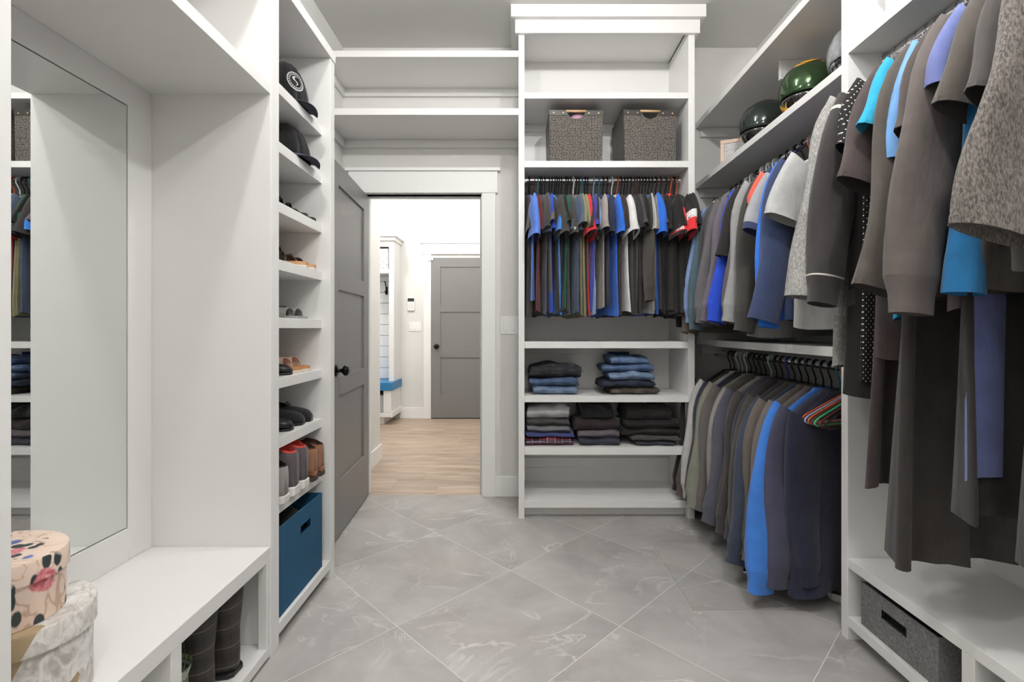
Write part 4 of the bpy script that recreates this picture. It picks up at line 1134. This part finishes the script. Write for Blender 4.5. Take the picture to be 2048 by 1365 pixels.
# cap and picture frame
def cap(name, label, cat, loc, yaw, mat, brim_mat, h=.13, rx=.10, ry=.088, group=None, brim=True, brim_drop=.02):
    t = thing(name, label, cat, loc, yaw, group)
    def wr(r, a, e): return Vector((r.x, r.y, r.z * 1.0))
    mb = MB(); patch(mb, (rx, ry, h), 0, 360, 0, 90, 28, 9, .003, wr); mb.build('crown', mat, t, smooth=True)
    MB().lathe([(.006, h - .002), (.006, h + .003), (.002, h + .006)], 10).build('button', mat, t, smooth=True)
    for k in range(6):
        a = R(30 + 60 * k)
        MB().tube([(rx * 1.003 * math.cos(a) * math.cos(e), ry * 1.003 * math.sin(a) * math.cos(e), h * 1.003 * math.sin(e)) for e in [R(q) for q in range(4, 88, 14)]], .0012, 5).build('seam', mat, t)
    if brim:
        rows = []
        for i in range(15):
            a = R(-62 + 124 * i / 14); c, s_ = math.cos(a), math.sin(a)
            ln = .075 * math.cos(a * .82) ** .6
            droop = -.012 * (s_ ** 2) * 1.6
            r0 = (rx * c * .98, ry * s_ * .98, .004); r1 = (rx * c + ln, ry * s_ * 1.02, .004 + droop - brim_drop)
            rm = tuple((x + y) / 2 for x, y in zip(r0, r1)); rm = (rm[0], rm[1], rm[2] + .006)
            rows.append([r0, rm, r1, (r1[0], r1[1], r1[2] - .003), (rm[0], rm[1], rm[2] - .003), (r0[0], r0[1], r0[2] - .003)])
        MB().loft(rows, True, True, True).build('brim', brim_mat, t, smooth=True)
    return t
BLKCAP = fabric((24, 23, 26), key='black_cap_twill', weave=500); NAVYB = fabric((58, 60, 76), key='navy_brim_twill', weave=500)
LEATH = plain('dark_leather', rgb(44, 34, 32), .35)
cap('peaked_cap', 'dark brown leather cap at the far end of the helmet shelf', 'cap', (1.43, 3.06, 2.1225 + .02), R(215), LEATH, LEATH, .125, .11, .10, brim_drop=.018)
pf = thing('picture_frame', 'pale wood picture frame leaning on the leather cap', 'picture frame', (1.30, 2.885, 2.1228), R(-24))
FRW = plain('pale_wood_frame', rgb(206, 180, 160), .5)
for a in ((-.085, .085, 0, .022), (-.085, .085, .128, .15)): MB().box(a[0], a[1], -.006, .006, a[2], a[3]).build('frame_rail', FRW, pf, bevel=.002)
for a in ((-.085, -.063), (.063, .085)): MB().box(a[0], a[1], -.006, .006, .022, .128).build('frame_stile', FRW, pf, bevel=.002)
def foil():
    m, t, b = nt('silver_print'); mp = texco(t); n = noise(t, mp, 60, 5, .7, 2.0)
    r = ramp(t, n, 0, [(.3, rgb(150, 150, 150)), (.6, rgb(222, 222, 220))]); link(t, r, 0, b, 'Base Color'); b.inputs['Roughness'].default_value = .35; bump(t, b, n, 0, .6, .01)
    return m
MB().box(-.064, .064, -.002, .003, .021, .129).build('picture', foil(), pf)

# ------------------------------------------------------------------ storage on the right
def slot_face(name, parent, xf, thick, y0, y1, z0, z1, sy0, sy1, sz0, sz1, mat):
    mb = MB(); ys = [y0, sy0, sy1, y1]; zs = [z0, sz0, sz1, z1]
    for i in range(3):
        for j in range(3):
            if i == 1 and j == 1: continue
            mb.box(min(xf, xf + thick), max(xf, xf + thick), ys[i], ys[i + 1], zs[j], zs[j + 1])
    return mb.build(name, mat, parent, world=True)
DKIN = plain('bin_inside', rgb(34, 33, 34), .9)
def bin_open(name, label, x_front, x_back, y0, y1, z0, z1, mat, slot, group=None):
    t = thing(name, label, 'storage bin', ((x_front + x_back) / 2, (y0 + y1) / 2, z0), group=group)
    s = 1 if x_back > x_front else -1
    slot_face('front_panel', t, x_front, .005 * s, y0, y1, z0, z1, *slot, mat)
    xa, xb = sorted((x_front + .005 * s, x_back))
    box('side_panel', xa, xb, y0, y0 + .005, z0, z1, mat, t, 0); box('side_panel', xa, xb, y1 - .005, y1, z0, z1, mat, t, 0)
    xc, xd = sorted((x_back - .005 * s, x_back)); box('back_panel', xc, xd, y0 + .005, y1 - .005, z0, z1, mat, t, 0)
    box('base_panel', xa, xb, y0 + .005, y1 - .005, z0 + .001, z0 + .006, mat, t, 0)
    xe, xf_ = sorted((x_front + .0052 * s, x_front + .007 * s)); 
    sy0, sy1, sz0, sz1 = slot
    gm = MB(); xo = x_front - .001 * s; x_a, x_b = sorted((xo, x_front + .006 * s))
    for a in ((sy0 - .004, sy1 + .004, sz0 - .004, sz0), (sy0 - .004, sy1 + .004, sz1, sz1 + .004), (sy0 - .004, sy0, sz0, sz1), (sy1, sy1 + .004, sz0, sz1)): gm.box(x_a, x_b, *a)
    gm.build('slot_binding', mat, t, world=True)
    return t
bin_open('felt_bin', 'grey felt storage bin in the cubby beside the white divider', 1.222, 1.55, 1.405, 1.722, .0875, .238, FELT, (1.52, 1.625, .165, .195))
bin_open('felt_bin', 'grey felt storage bin in the nearer cubby under the bench', 1.225, 1.55, .82, 1.20, .0875, .235, FELT, (.95, 1.06, .165, .195))
# dark filler blocks added inside bins so the slots read as shaded
for nm, lab, a in (('slot_filler', 'dark filler block added inside the felt bin beside the divider', (1.25, 1.53, 1.42, 1.705)), ('slot_filler', 'dark filler block added inside the nearer felt bin', (1.25, 1.53, .84, 1.18))):
    o = MB().box(*a, .095, .215).build(nm, fabric((30, 29, 30), key='dark_filler'), base=True, bevel=.02); tag(o, lab, 'filler')
ct = thing('plastic_container', 'clear plastic container on the top shelf at far right', 'container', (1.40, 1.48, 2.1803))
CLP = plain('clear_container', (.9, .92, .93, 1), .08, alpha=.3, spec=1.0)
MB().box(1.24, 1.56, 1.30, 1.64, 2.1805, 2.40).build('tub', CLP, ct, world=True, bevel=.01)
MB().box(1.23, 1.57, 1.29, 1.65, 2.40, 2.42).build('lid', plain('container_lid', rgb(200, 202, 204), .3), ct, world=True, bevel=.006)
# hatch pull
hp_ = thing('pull_ring', 'small chrome pull ring lying on the floor hatch', 'pull ring', (1.085, 2.255, .0006), R(-28))
MB().box(-.032, .032, -.018, .018, .0, .006).build('plate', CHROME, hp_, bevel=.002)
MB().tube([(.004 + .018 * math.cos(2 * math.pi * i / 16), .012 * math.sin(2 * math.pi * i / 16), .009) for i in range(16)], .003, 6, closed=True).build('ring', CHROME, hp_, smooth=True)

# ------------------------------------------------------------------ shoes
def lerp_tab(tab, f):
    for (a, va), (b, vb) in zip(tab, tab[1:]):
        if f <= b: return va + (vb - va) * (f - a) / (b - a)
    return tab[-1][1]
WT_ = [(0, .50), (.04, .74), (.15, .92), (.3, .84), (.45, .86), (.65, 1), (.8, .95), (.92, .72), (1, .32)]
def outline(L, w, n=40):
    pts = []
    for i in range(n + 1): f = i / n; pts.append((f * L, w * lerp_tab(WT_, f)))
    return pts + [(x, -y) for x, y in reversed(pts)]
def shoe(name, label, cat, loc, yaw, group, L=.285, w=.048, hc=.085, ht=.055, sole=.025, upper=None, sole_m=None, lining=None, flat=1.0, gap=(.85, .5), laces=None, bow=None, band=None, tongue=None):
    t = thing(name, label, cat, loc, yaw, group)
    MB().prism(outline(L, w * 1.04), 'z', .0003, sole).build('sole', sole_m, t, bevel=.003)
    GT = [(0, .22), (.05, .5), (.14, gap[0]), (gap[1] - .14, gap[0]), (gap[1], .3), (gap[1] + .07, .0), (1, 0)]
    HT = [(0, hc * .9), (.06, hc * .88), (.16, hc * .94), (.3, hc), (gap[1], (hc + ht * 1.25) / 2), (.65, ht * 1.15), (.82, ht), (.93, ht * .82), (1, ht * .45)]
    def rings(dw, dz, f1=1.0, n=20):
        out = []
        for j in range(25):
            f = f1 * j / 24
            ww = w * lerp_tab(WT_, f) - dw; h = lerp_tab(HT, f) * flat; dl = lerp_tab(GT, f) * math.pi * .46
            hz = (h + dz) / (1 + math.cos(dl)); r = []
            for i in range(n + 1):
                a = math.pi / 2 + dl + (2 * math.pi - 2 * dl) * i / n
                r.append((f * L * .985 + .004 + (dw * 1.0 if j == 0 else 0), max(ww, .004) * sgnp(math.cos(a), .72), sole * .8 + hz + hz * sgnp(math.sin(a), .85)))
            out.append(r)
        return out
    MB().loft(rings(0, 0), False, True, True).build('upper', upper, t, smooth=True)
    if lining is not None: MB().loft(rings(.006, .006, gap[1] + .05), False, True, False).build('lining', lining, t, smooth=True)
    if tongue is not None:
        rows = []
        for k in range(9):
            a = math.pi * k / 8
            rows.append([(gap[1] * L * .80 + .03 * (1 - math.sin(a)) * 0 + dx, -w * .62 * math.cos(a), sole + hc * .55 + (hc * .55) * math.sin(a) ** .6) for dx in (0, .012)])
        rows2 = [[(gap[1] * L * .86, -w * .62 * math.cos(math.pi * k / 8), sole + hc * .45), (gap[1] * L * .80, -w * .66 * math.cos(math.pi * k / 8), sole + hc * .5 + hc * .52 * math.sin(math.pi * k / 8) ** .6),
                  (gap[1] * L * .83, -w * .66 * math.cos(math.pi * k / 8), sole + hc * .5 + hc * .50 * math.sin(math.pi * k / 8) ** .6), (gap[1] * L * .92, -w * .62 * math.cos(math.pi * k / 8), sole + hc * .45)] for k in range(9)]
        MB().loft(rows2, False).build('tongue', tongue, t, smooth=True)
    if laces is not None:
        for k in range(4):
            f = gap[1] - .05 + .05 * k; h = sole * .8 + lerp_tab(HT, f) * .93; ww = w * .45
            MB().tube([(f * L, -ww, h - .008), (f * L + .004, 0, h + .006), (f * L, ww, h - .008)], .0028, 6).build('lace', laces, t, smooth=True)
    if bow is not None:
        f = gap[1] + .02; h = sole + lerp_tab(HT, f) * .9
        for s in (-1, 1): MB().tube([(f * L, 0, h), (f * L + .012, s * .018, h + .016), (f * L + .02, s * .03, h + .006), (f * L + .01, s * .012, h + .002)], .003, 6).build('bow', bow, t, smooth=True)
    if band is not None:
        rr = [[(p[0] - (.003 if j < 2 else 0), p[1] * 1.05, p[2]) for p in r if True] for j, r in enumerate(rings(0, 0))]
        bb = MB().loft([[(r[i][0], r[i][1], min(r[i][2], sole + .022)) for i in range(len(r))] for r in rr], False, True, True).build('heel_band', band, t, smooth=True)
    return t
def sandal(name, label, loc, yaw, group, L=.25, w=.043, layers=None, straps=None, slide=None):
    t = thing(name, label, 'sandal', loc, yaw, group); z = .0003
    for nm, h, m, k in layers:
        MB().prism(outline(L * k, w * k), 'z', z, z + h).build(nm, m, t, bevel=.002); z += h
    for f0, f1, hh, wd, m in straps:
        rows = []
        for i in range(13):
            a = math.pi * i / 12; f = f0 + (f1 - f0) * i / 12
            ww = w * lerp_tab(WT_, f) * 1.0
            y = ww * math.cos(a); zz = z - .004 + hh * math.sin(a) ** .7
            rows.append([(f * L - wd / 2, y, zz), (f * L + wd / 2, y, zz), (f * L + wd / 2, y * .94, zz - .003), (f * L - wd / 2, y * .94, zz - .003)])
        MB().loft(rows, True, True, True).build('strap', m, t, smooth=False)
    return t
BROWNL = plain('tan_leather', rgb(196, 138, 92), .5, var=.1); CORK = plain('cork', rgb(206, 160, 116), .8, var=.15); CREAM = plain('cream_rubber', rgb(222, 208, 190), .6)
BLKL = plain('black_leather', rgb(26, 25, 27), .4); DKBR = plain('dark_brown_leather', rgb(60, 44, 36), .5); GRYL = plain('grey_leather', rgb(150, 148, 146), .5)
WSOLE = plain('white_rubber', rgb(222, 220, 214), .6); PINKB = plain('blush_leather', rgb(216, 188, 172), .6)
# toes to the room (+X): yaw 0
sx = -.905
for k, (y, nm) in enumerate(((2.055, 'nearer'), (2.135, 'farther'))):
    sandal('strappy_sandal', 'black strappy sandal on the third shoe shelf, the %s of the pair' % nm, (sx - .245, y, SHZ[2]), R(2), 'black strappy sandals', layers=[('sole', .016, BLKL, 1.0)],
           straps=[(.62, .70, .03, .012, BLKL), (.75, .66, .026, .012, BLKL), (.35, .35, .10, .02, BLKL), (.12, .12, .17, .026, BLKL), (.5, .58, .07, .016, BLKL), (.2, .26, .145, .02, BLKL), (.82, .74, .024, .012, BLKL)])
    sandal('cork_sandal', 'dark strapped sandal with tan cork sole on the fourth shelf, the %s of the pair' % nm, (sx - .24, y - .005, SHZ[3]), R(2), 'tan soled sandals', layers=[('outsole', .010, CREAM, 1.0), ('midsole', .014, CORK, .99)],
           straps=[(.70, .62, .035, .022, DKBR), (.5, .6, .05, .018, DKBR), (.30, .36, .085, .022, DKBR), (.22, .22, .125, .022, BROWNL), (.1, .1, .15, .024, BLKL)])
    sandal('slide_sandal', 'grey leather slide sandal on the fifth shelf, the %s of the pair' % nm, (sx - .27, y - .02, SHZ[4]), R(0), 'grey slide sandals', layers=[('sole', .012, GRYL, 1.0)],
           straps=[(.74, .74, .040, .06, GRYL), (.52, .52, .052, .05, GRYL)])
    sandal('cross_strap_sandal', 'blush cross-strap sandal with tan footbed on the sixth shelf, the %s of the pair' % nm, (sx - .26, y - .005, SHZ[5]), R(-1), 'blush sandals', layers=[('outsole', .010, CREAM, 1.0), ('footbed', .012, BROWNL, .985)],
           straps=[(.72, .58, .045, .026, PINKB), (.58, .72, .046, .026, PINKB), (.15, .15, .05, .014, PINKB)])
    shoe('loafer', 'black moccasin loafer with lace bow on the seventh shelf, the %s of the pair' % nm, 'loafer', (sx - .265, y - .01, SHZ[6]), R(2), 'black loafers', .26, .046, .062, .048, .012, fabric((34, 33, 38), key='black_suede'), BLKL, BLKL, bow=BLKL)
shoe('flat_shoe', 'black flat shoe at the near end of the sixth shelf', 'shoe', (sx - .25, 1.93, SHZ[5]), 0, None, .25, .044, .05, .035, .01, BLKL, BLKL, BLKL)
shoe('flat_shoe', 'black flat shoe nearest the front panel on the seventh shelf', 'shoe', (sx - .25, 1.94, SHZ[6]), 0, None, .25, .044, .05, .04, .01, BLKL, BLKL, BLKL)
# grey strap bag leaning behind slides
o = MB().loft([[(-1.16 + .21 * f + .006 * math.sin(5 * f), 2.0 + .03 * s_ + .10 * f, 1.181 + .165 * (1 - f) ** 1.5 + .002 * k) for s_, k in ((-1, 0), (1, 0), (1, 1), (-1, 1))] for f in [i / 12 for i in range(13)]], True, True, True).build('leather_strap', plain('taupe_strap', rgb(96, 90, 88), .5), base=True)
tag(o, 'long dark grey leather strap sloping down behind the grey slides', 'strap')
# heels to the room: toe points to the wall (yaw 180)
CORAL = fabric((236, 84, 76), key='coral_lining'); DGS = fabric((92, 84, 88), key='grey_suede'); LGS = fabric((150, 146, 144), key='light_grey_suede')
BRS = fabric((146, 104, 76), key='brown_suede', var=.2); BRD = plain('boot_dark', rgb(74, 46, 36), .6)
hx = -.868
for k, (y, nm) in enumerate(((1.905, 'nearer'), (1.99, 'farther'))):
    shoe('high_top_sneaker', 'dark grey high-top sneaker with coral lining, the %s of the pair' % nm, 'sneaker', (hx, y, SHZ[7]), R(180), 'grey high-top sneakers', .30, .045, .155, .07, .034, DGS, WSOLE, CORAL, gap=(.86, .48), laces=WSOLE, tongue=CORAL)
for k, (y, nm) in enumerate(((2.078, 'nearer'), (2.152, 'farther'))):
    shoe('suede_boot', 'brown suede ankle boot on the lowest shoe shelf, the %s of the pair' % nm, 'boot', (hx + .002, y, SHZ[7]), R(180), 'brown suede boots', .28, .037, .135, .065, .02, BRS, DKBR, BRD, gap=(.82, .44), tongue=BRS, band=plain('boot_band', rgb(164, 112, 84), .6))
shoe('grey_sneaker', 'light grey sneaker at the near end of the lowest shoe shelf', 'sneaker', (hx, 1.818, SHZ[7]), R(180), None, .28, .042, .125, .06, .028, LGS, WSOLE, DKIN, gap=(.84, .46))
shoe('black_sneaker', 'black sneaker with white sole on the floor beneath the navy jacket', 'sneaker', (1.60, 2.02, 0.0002), R(176), None, .285, .05, .075, .055, .03, BLKL, WSOLE, BLKL, laces=WSOLE)

# blue bin in the shoe tower
BLUEB = plain('blue_canvas', rgb(28, 84, 118), .8, var=.12)
bin_open('canvas_bin', 'tall blue canvas bin at the bottom of the shoe tower', -.868, -1.2, 1.76, 2.142, .0845, .412, BLUEB, (1.93, 2.02, .318, .348))
o = MB().loft([[(-1.16 + .24 * u, 1.79 + .32 * v, .30 + .05 * math.sin(7 * u + 3 * v) + .03 * math.cos(9 * v)) for u in [i / 10 for i in range(11)]] for v in [j / 10 for j in range(11)]], False)
o = o.build('rain_jacket', fabric((30, 29, 31), rough=.4, key='black_vinyl'), smooth=True, base=True)
md = o.modifiers.new('solid', 'SOLIDIFY'); md.thickness = .02; md.offset = -1
tag(o, 'crumpled black rain jacket inside the blue canvas bin', 'jacket')

# caps
cc = cap('baseball_cap', 'black baseball cap with round white snake emblem on the top shoe shelf', 'cap', (-1.006, 2.085, SHZ[0] + .022), R(-36), BLKCAP, NAVYB, .205, .102, .098, brim_drop=.016)
EMW = fabric((206, 206, 206), key='emblem_thread')
def on_cap(u, v, h=.205, rx=.102, ry=.098, lift=1.012):     # u,v: metres sideways / up on the front panel
    el = math.asin(min(.95, (v) / h)); az = u / (rx * math.cos(el))
    return (rx * lift * math.cos(el) * math.cos(az), ry * lift * math.cos(el) * math.sin(az), h * lift * math.sin(el))
ec = (0, .098)
for r0, r1 in ((.042, .038), (.030, .028)):
    rows = [[on_cap(ec[0] + r * math.cos(2 * math.pi * i / 36) * .9, ec[1] + r * math.sin(2 * math.pi * i / 36)) for r in (r0, r1)] for i in range(37)]
    MB().loft(rows, False).build('emblem_ring', EMW, cc)
for i in range(22):
    a = 2 * math.pi * i / 22
    rows = [[on_cap(ec[0] + r * math.cos(a + d) * .9, ec[1] + r * math.sin(a + d)) for d in (-.06, .06)] for r in (.032, .0365)]
    MB().loft(rows, False).build('emblem_letter', EMW, cc)
sn = [(.010, .018, .004), (.000, .022, .009), (-.010, .014, .010), (-.008, .004, .008), (.002, -.002, .006), (.006, -.010, .005), (.002, -.018, .003), (-.004, -.022, .001)]
rows = []
for (a, b, w_) in sn: rows.append([on_cap(a - w_ * .5, ec[1] + b), on_cap(a + w_ * .5, ec[1] + b)])
MB().loft(rows, False).build('emblem_snake', EMW, cc)
cap('trucker_cap', 'white mesh cap behind the snake emblem cap', 'cap', (-1.105, 1.995, SHZ[0] + .02), R(25), fabric((196, 190, 188), key='white_mesh'), BLKCAP, .15, .095, .09)
cap('baseball_cap', 'plain black baseball cap on the second shoe shelf', 'cap', (-1.0, 2.085, SHZ[1] + .02), R(-34), BLKCAP, NAVYB, .155, .105, .098, brim_drop=.016)
cap('baseball_cap', 'black cap behind the plain black cap on the second shelf', 'cap', (-1.13, 2.0, SHZ[1] + .02), R(20), BLKCAP, BLKCAP, .15, .1, .09)

# ------------------------------------------------------------------ hat boxes and boots in the bench
FLORAL = floral_mat(); GOLDM = goldmarble_mat()
def hat_box(label, cx, cy, z0, rx, ry, h, lidh, mat):
    t = thing('hat_box', label, 'box', (cx, cy, z0))
    MB().lathe([(.001, .0004), (1, .0004), (1, h - .006), (.001, h - .006)], 48, (0, 0), rx, ry).build('body', mat, t)
    smooth_angle(t.children[0], 50)
    o = MB().lathe([(1.0, h - lidh), (1.045, h - lidh), (1.045, h - .004), (1.03, h), (.001, h)], 48, (0, 0), rx, ry, cap0=False).build('lid', mat, t)
    smooth_angle(o, 50)
    return t
hat_box('large oval hat box with marble and gold print on the white bench', -1.055, .975, .3862, .165, .128, .182, .045, GOLDM)
hb2 = hat_box('small oval floral hat box stacked on the marble hat box', -1.06, .955, .5686, .135, .108, .125, .042, FLORAL)
MB().tube([(.085, -.085, .04), (.1, -.1, .03), (.105, -.105, .012)], .006, 8).build('ribbon', fabric((200, 140, 140), key='pink_ribbon'), hb2, smooth=True)
def tall_boot(label, loc, yaw, mat, group, lean=0.0, H_=.27):
    t = thing('rain_boot', label, 'boot', loc, yaw, group)
    tab = [(.012, -.006, .255, .043), (.03, -.008, .256, .044), (.05, -.008, .245, .043), (.068, -.008, .205, .042), (.085, -.007, .15, .041), (.105, -.005, .122, .041), (.135, -.003, .112, .044),
           (.18, -.006, .118, .050), (.23, -.010, .126, .056), (H_, -.013, .130, .058)]
    rows = []
    for z_, xb, xf_, wy in tab:
        if z_ > H_: continue
        cx_ = (xb + xf_) / 2 + lean * z_; a_ = (xf_ - xb) / 2
        rows.append([(cx_ + a_ * sgnp(math.cos(2 * math.pi * k / 24), .85), wy * sgnp(math.sin(2 * math.pi * k / 24), .85) * (1 - .12 * max(0, math.cos(2 * math.pi * k / 24)) * (z_ < .08)), z_) for k in range(24)])
    MB().loft(rows, True, True, False).build('upper', mat, t, smooth=True)
    MB().prism([(x - .008, y) for x, y in outline(.268, .046)], 'z', .0004, .016).build('sole', BLKL, t, bevel=.003)
    return t
PLB = plaid_mat('brown_plaid', (58, 52, 48), (40, 36, 34), (120, 112, 106), 16, .06)
GRB = plaid_mat('green_print', (58, 66, 60), (150, 170, 110), (200, 206, 200), 30, .2)
tall_boot('brown plaid rain boot in the right cubby under the bench, nearer the side panel', (-.895, 1.535, .0465), R(176), PLB, 'brown plaid rain boots', -.005, .285)
tall_boot('brown plaid rain boot in the right cubby under the bench, left one of the pair', (-.905, 1.425, .0465), R(182), PLB, 'brown plaid rain boots', .0, .285)
tall_boot('short green printed rain boot beside the cubby divider under the bench', (-.91, 1.315, .0465), R(180), GRB, None, .0, .17)

# ------------------------------------------------------------------ printed lettering on sleeves
def decal(text, target, fx, fz, size, mat, name='print', look=(0, 1, 0), off=.0012):
    deps = bpy.context.evaluated_depsgraph_get()
    bpy.context.view_layer.update()
    mw = target.matrix_world
    vs = [mw @ v.co for v in target.data.vertices]
    bvh = BVHTree.FromPolygons(vs, [tuple(p.vertices) for p in target.data.polygons])
    xs = [v.x for v in vs]; ys = [v.y for v in vs]; zs = [v.z for v in vs]
    d = Vector(look).normalized(); right = d.cross(Vector((0, 0, 1))).normalized()
    ctr = Vector((0, 0, 0))
    a = [v.dot(right) for v in vs]
    cu = min(a) + (max(a) - min(a)) * fx; cz = min(zs) + (max(zs) - min(zs)) * fz
    org0 = right * cu + Vector((0, 0, cz)) + d * (min(v.dot(d) for v in vs) - .3)
    if text is None:
        pts, fc = [], []
        n = 6; w, h = size
        for j in range(n + 1):
            for i in range(n + 1): pts.append(((i / n - .5) * w, (j / n - .5) * h))
        for j in range(n):
            for i in range(n): q = j * (n + 1) + i; fc.append((q, q + 1, q + n + 2, q + n + 1))
    else:
        cv = bpy.data.curves.new('txt', 'FONT'); cv.body = text; cv.size = size; cv.align_x = 'CENTER'; cv.align_y = 'CENTER'; cv.shear = .25
        ob = bpy.data.objects.new('txt', cv); me = ob.to_mesh()
        pts = [(v.co.x, v.co.y) for v in me.vertices]; fc = [tuple(p.vertices) for p in me.polygons]
        ob.to_mesh_clear(); bpy.data.objects.remove(ob); bpy.data.curves.remove(cv)
    out = []; ok = True
    for (x, y) in pts:
        o_ = org0 + right * x + Vector((0, 0, y))
        hit = bvh.ray_cast(o_, d)
        if hit[0] is None: out.append(None)
        else: out.append(hit[0] - d * off)
    good = [f for f in fc if all(out[i] is not None for i in f)]
    if not good: return None
    mb = MB(); inv = target.parent.matrix_world.inverted()
    mb.v = [tuple(inv @ p) if p is not None else (0, 0, 0) for p in out]; mb.f = good
    return mb.build(name, mat, target.parent)
bpy.context.view_layer.update()
INKB = plain('ink_black', rgb(20, 18, 18), .7); INKW = plain('ink_white', rgb(232, 232, 230), .7); INKP = plain('ink_violet', rgb(150, 80, 170), .7)
def parts(g, nm, side=-1): return [c for c in g.children if c.name.split('.')[0] == nm and c.get('side', side) == side]
p = parts(tower_shirts[42], 'sleeve_band')
if p: decal('ICA', p[0], .45, .5, .034, INKB)
p = parts(tower_shirts[40], 'sleeve')
if len(p) > 1:
    for k, (tx, fz) in enumerate((('App', .80), ('Sd', .52), ('+', .28))):
        decal(None, p[1], .38, fz, (.030, .030), INKW, 'patch'); decal(tx, p[1], .38, fz, .018, INKB, off=.0024)
p = parts(tower_shirts[12], 'sleeve')
if p: decal('79', p[0], .55, .22, .028, INKW)

up = [o for o in bpy.data.objects if o.get('label', '').startswith('navy t-shirt with grey sleeves')]
if up:
    ss = parts(up[0], 'sleeve')
    if len(ss) > 1: decal('R', ss[1], .45, .2, .045, INKW, look=(.5, .87, 0))
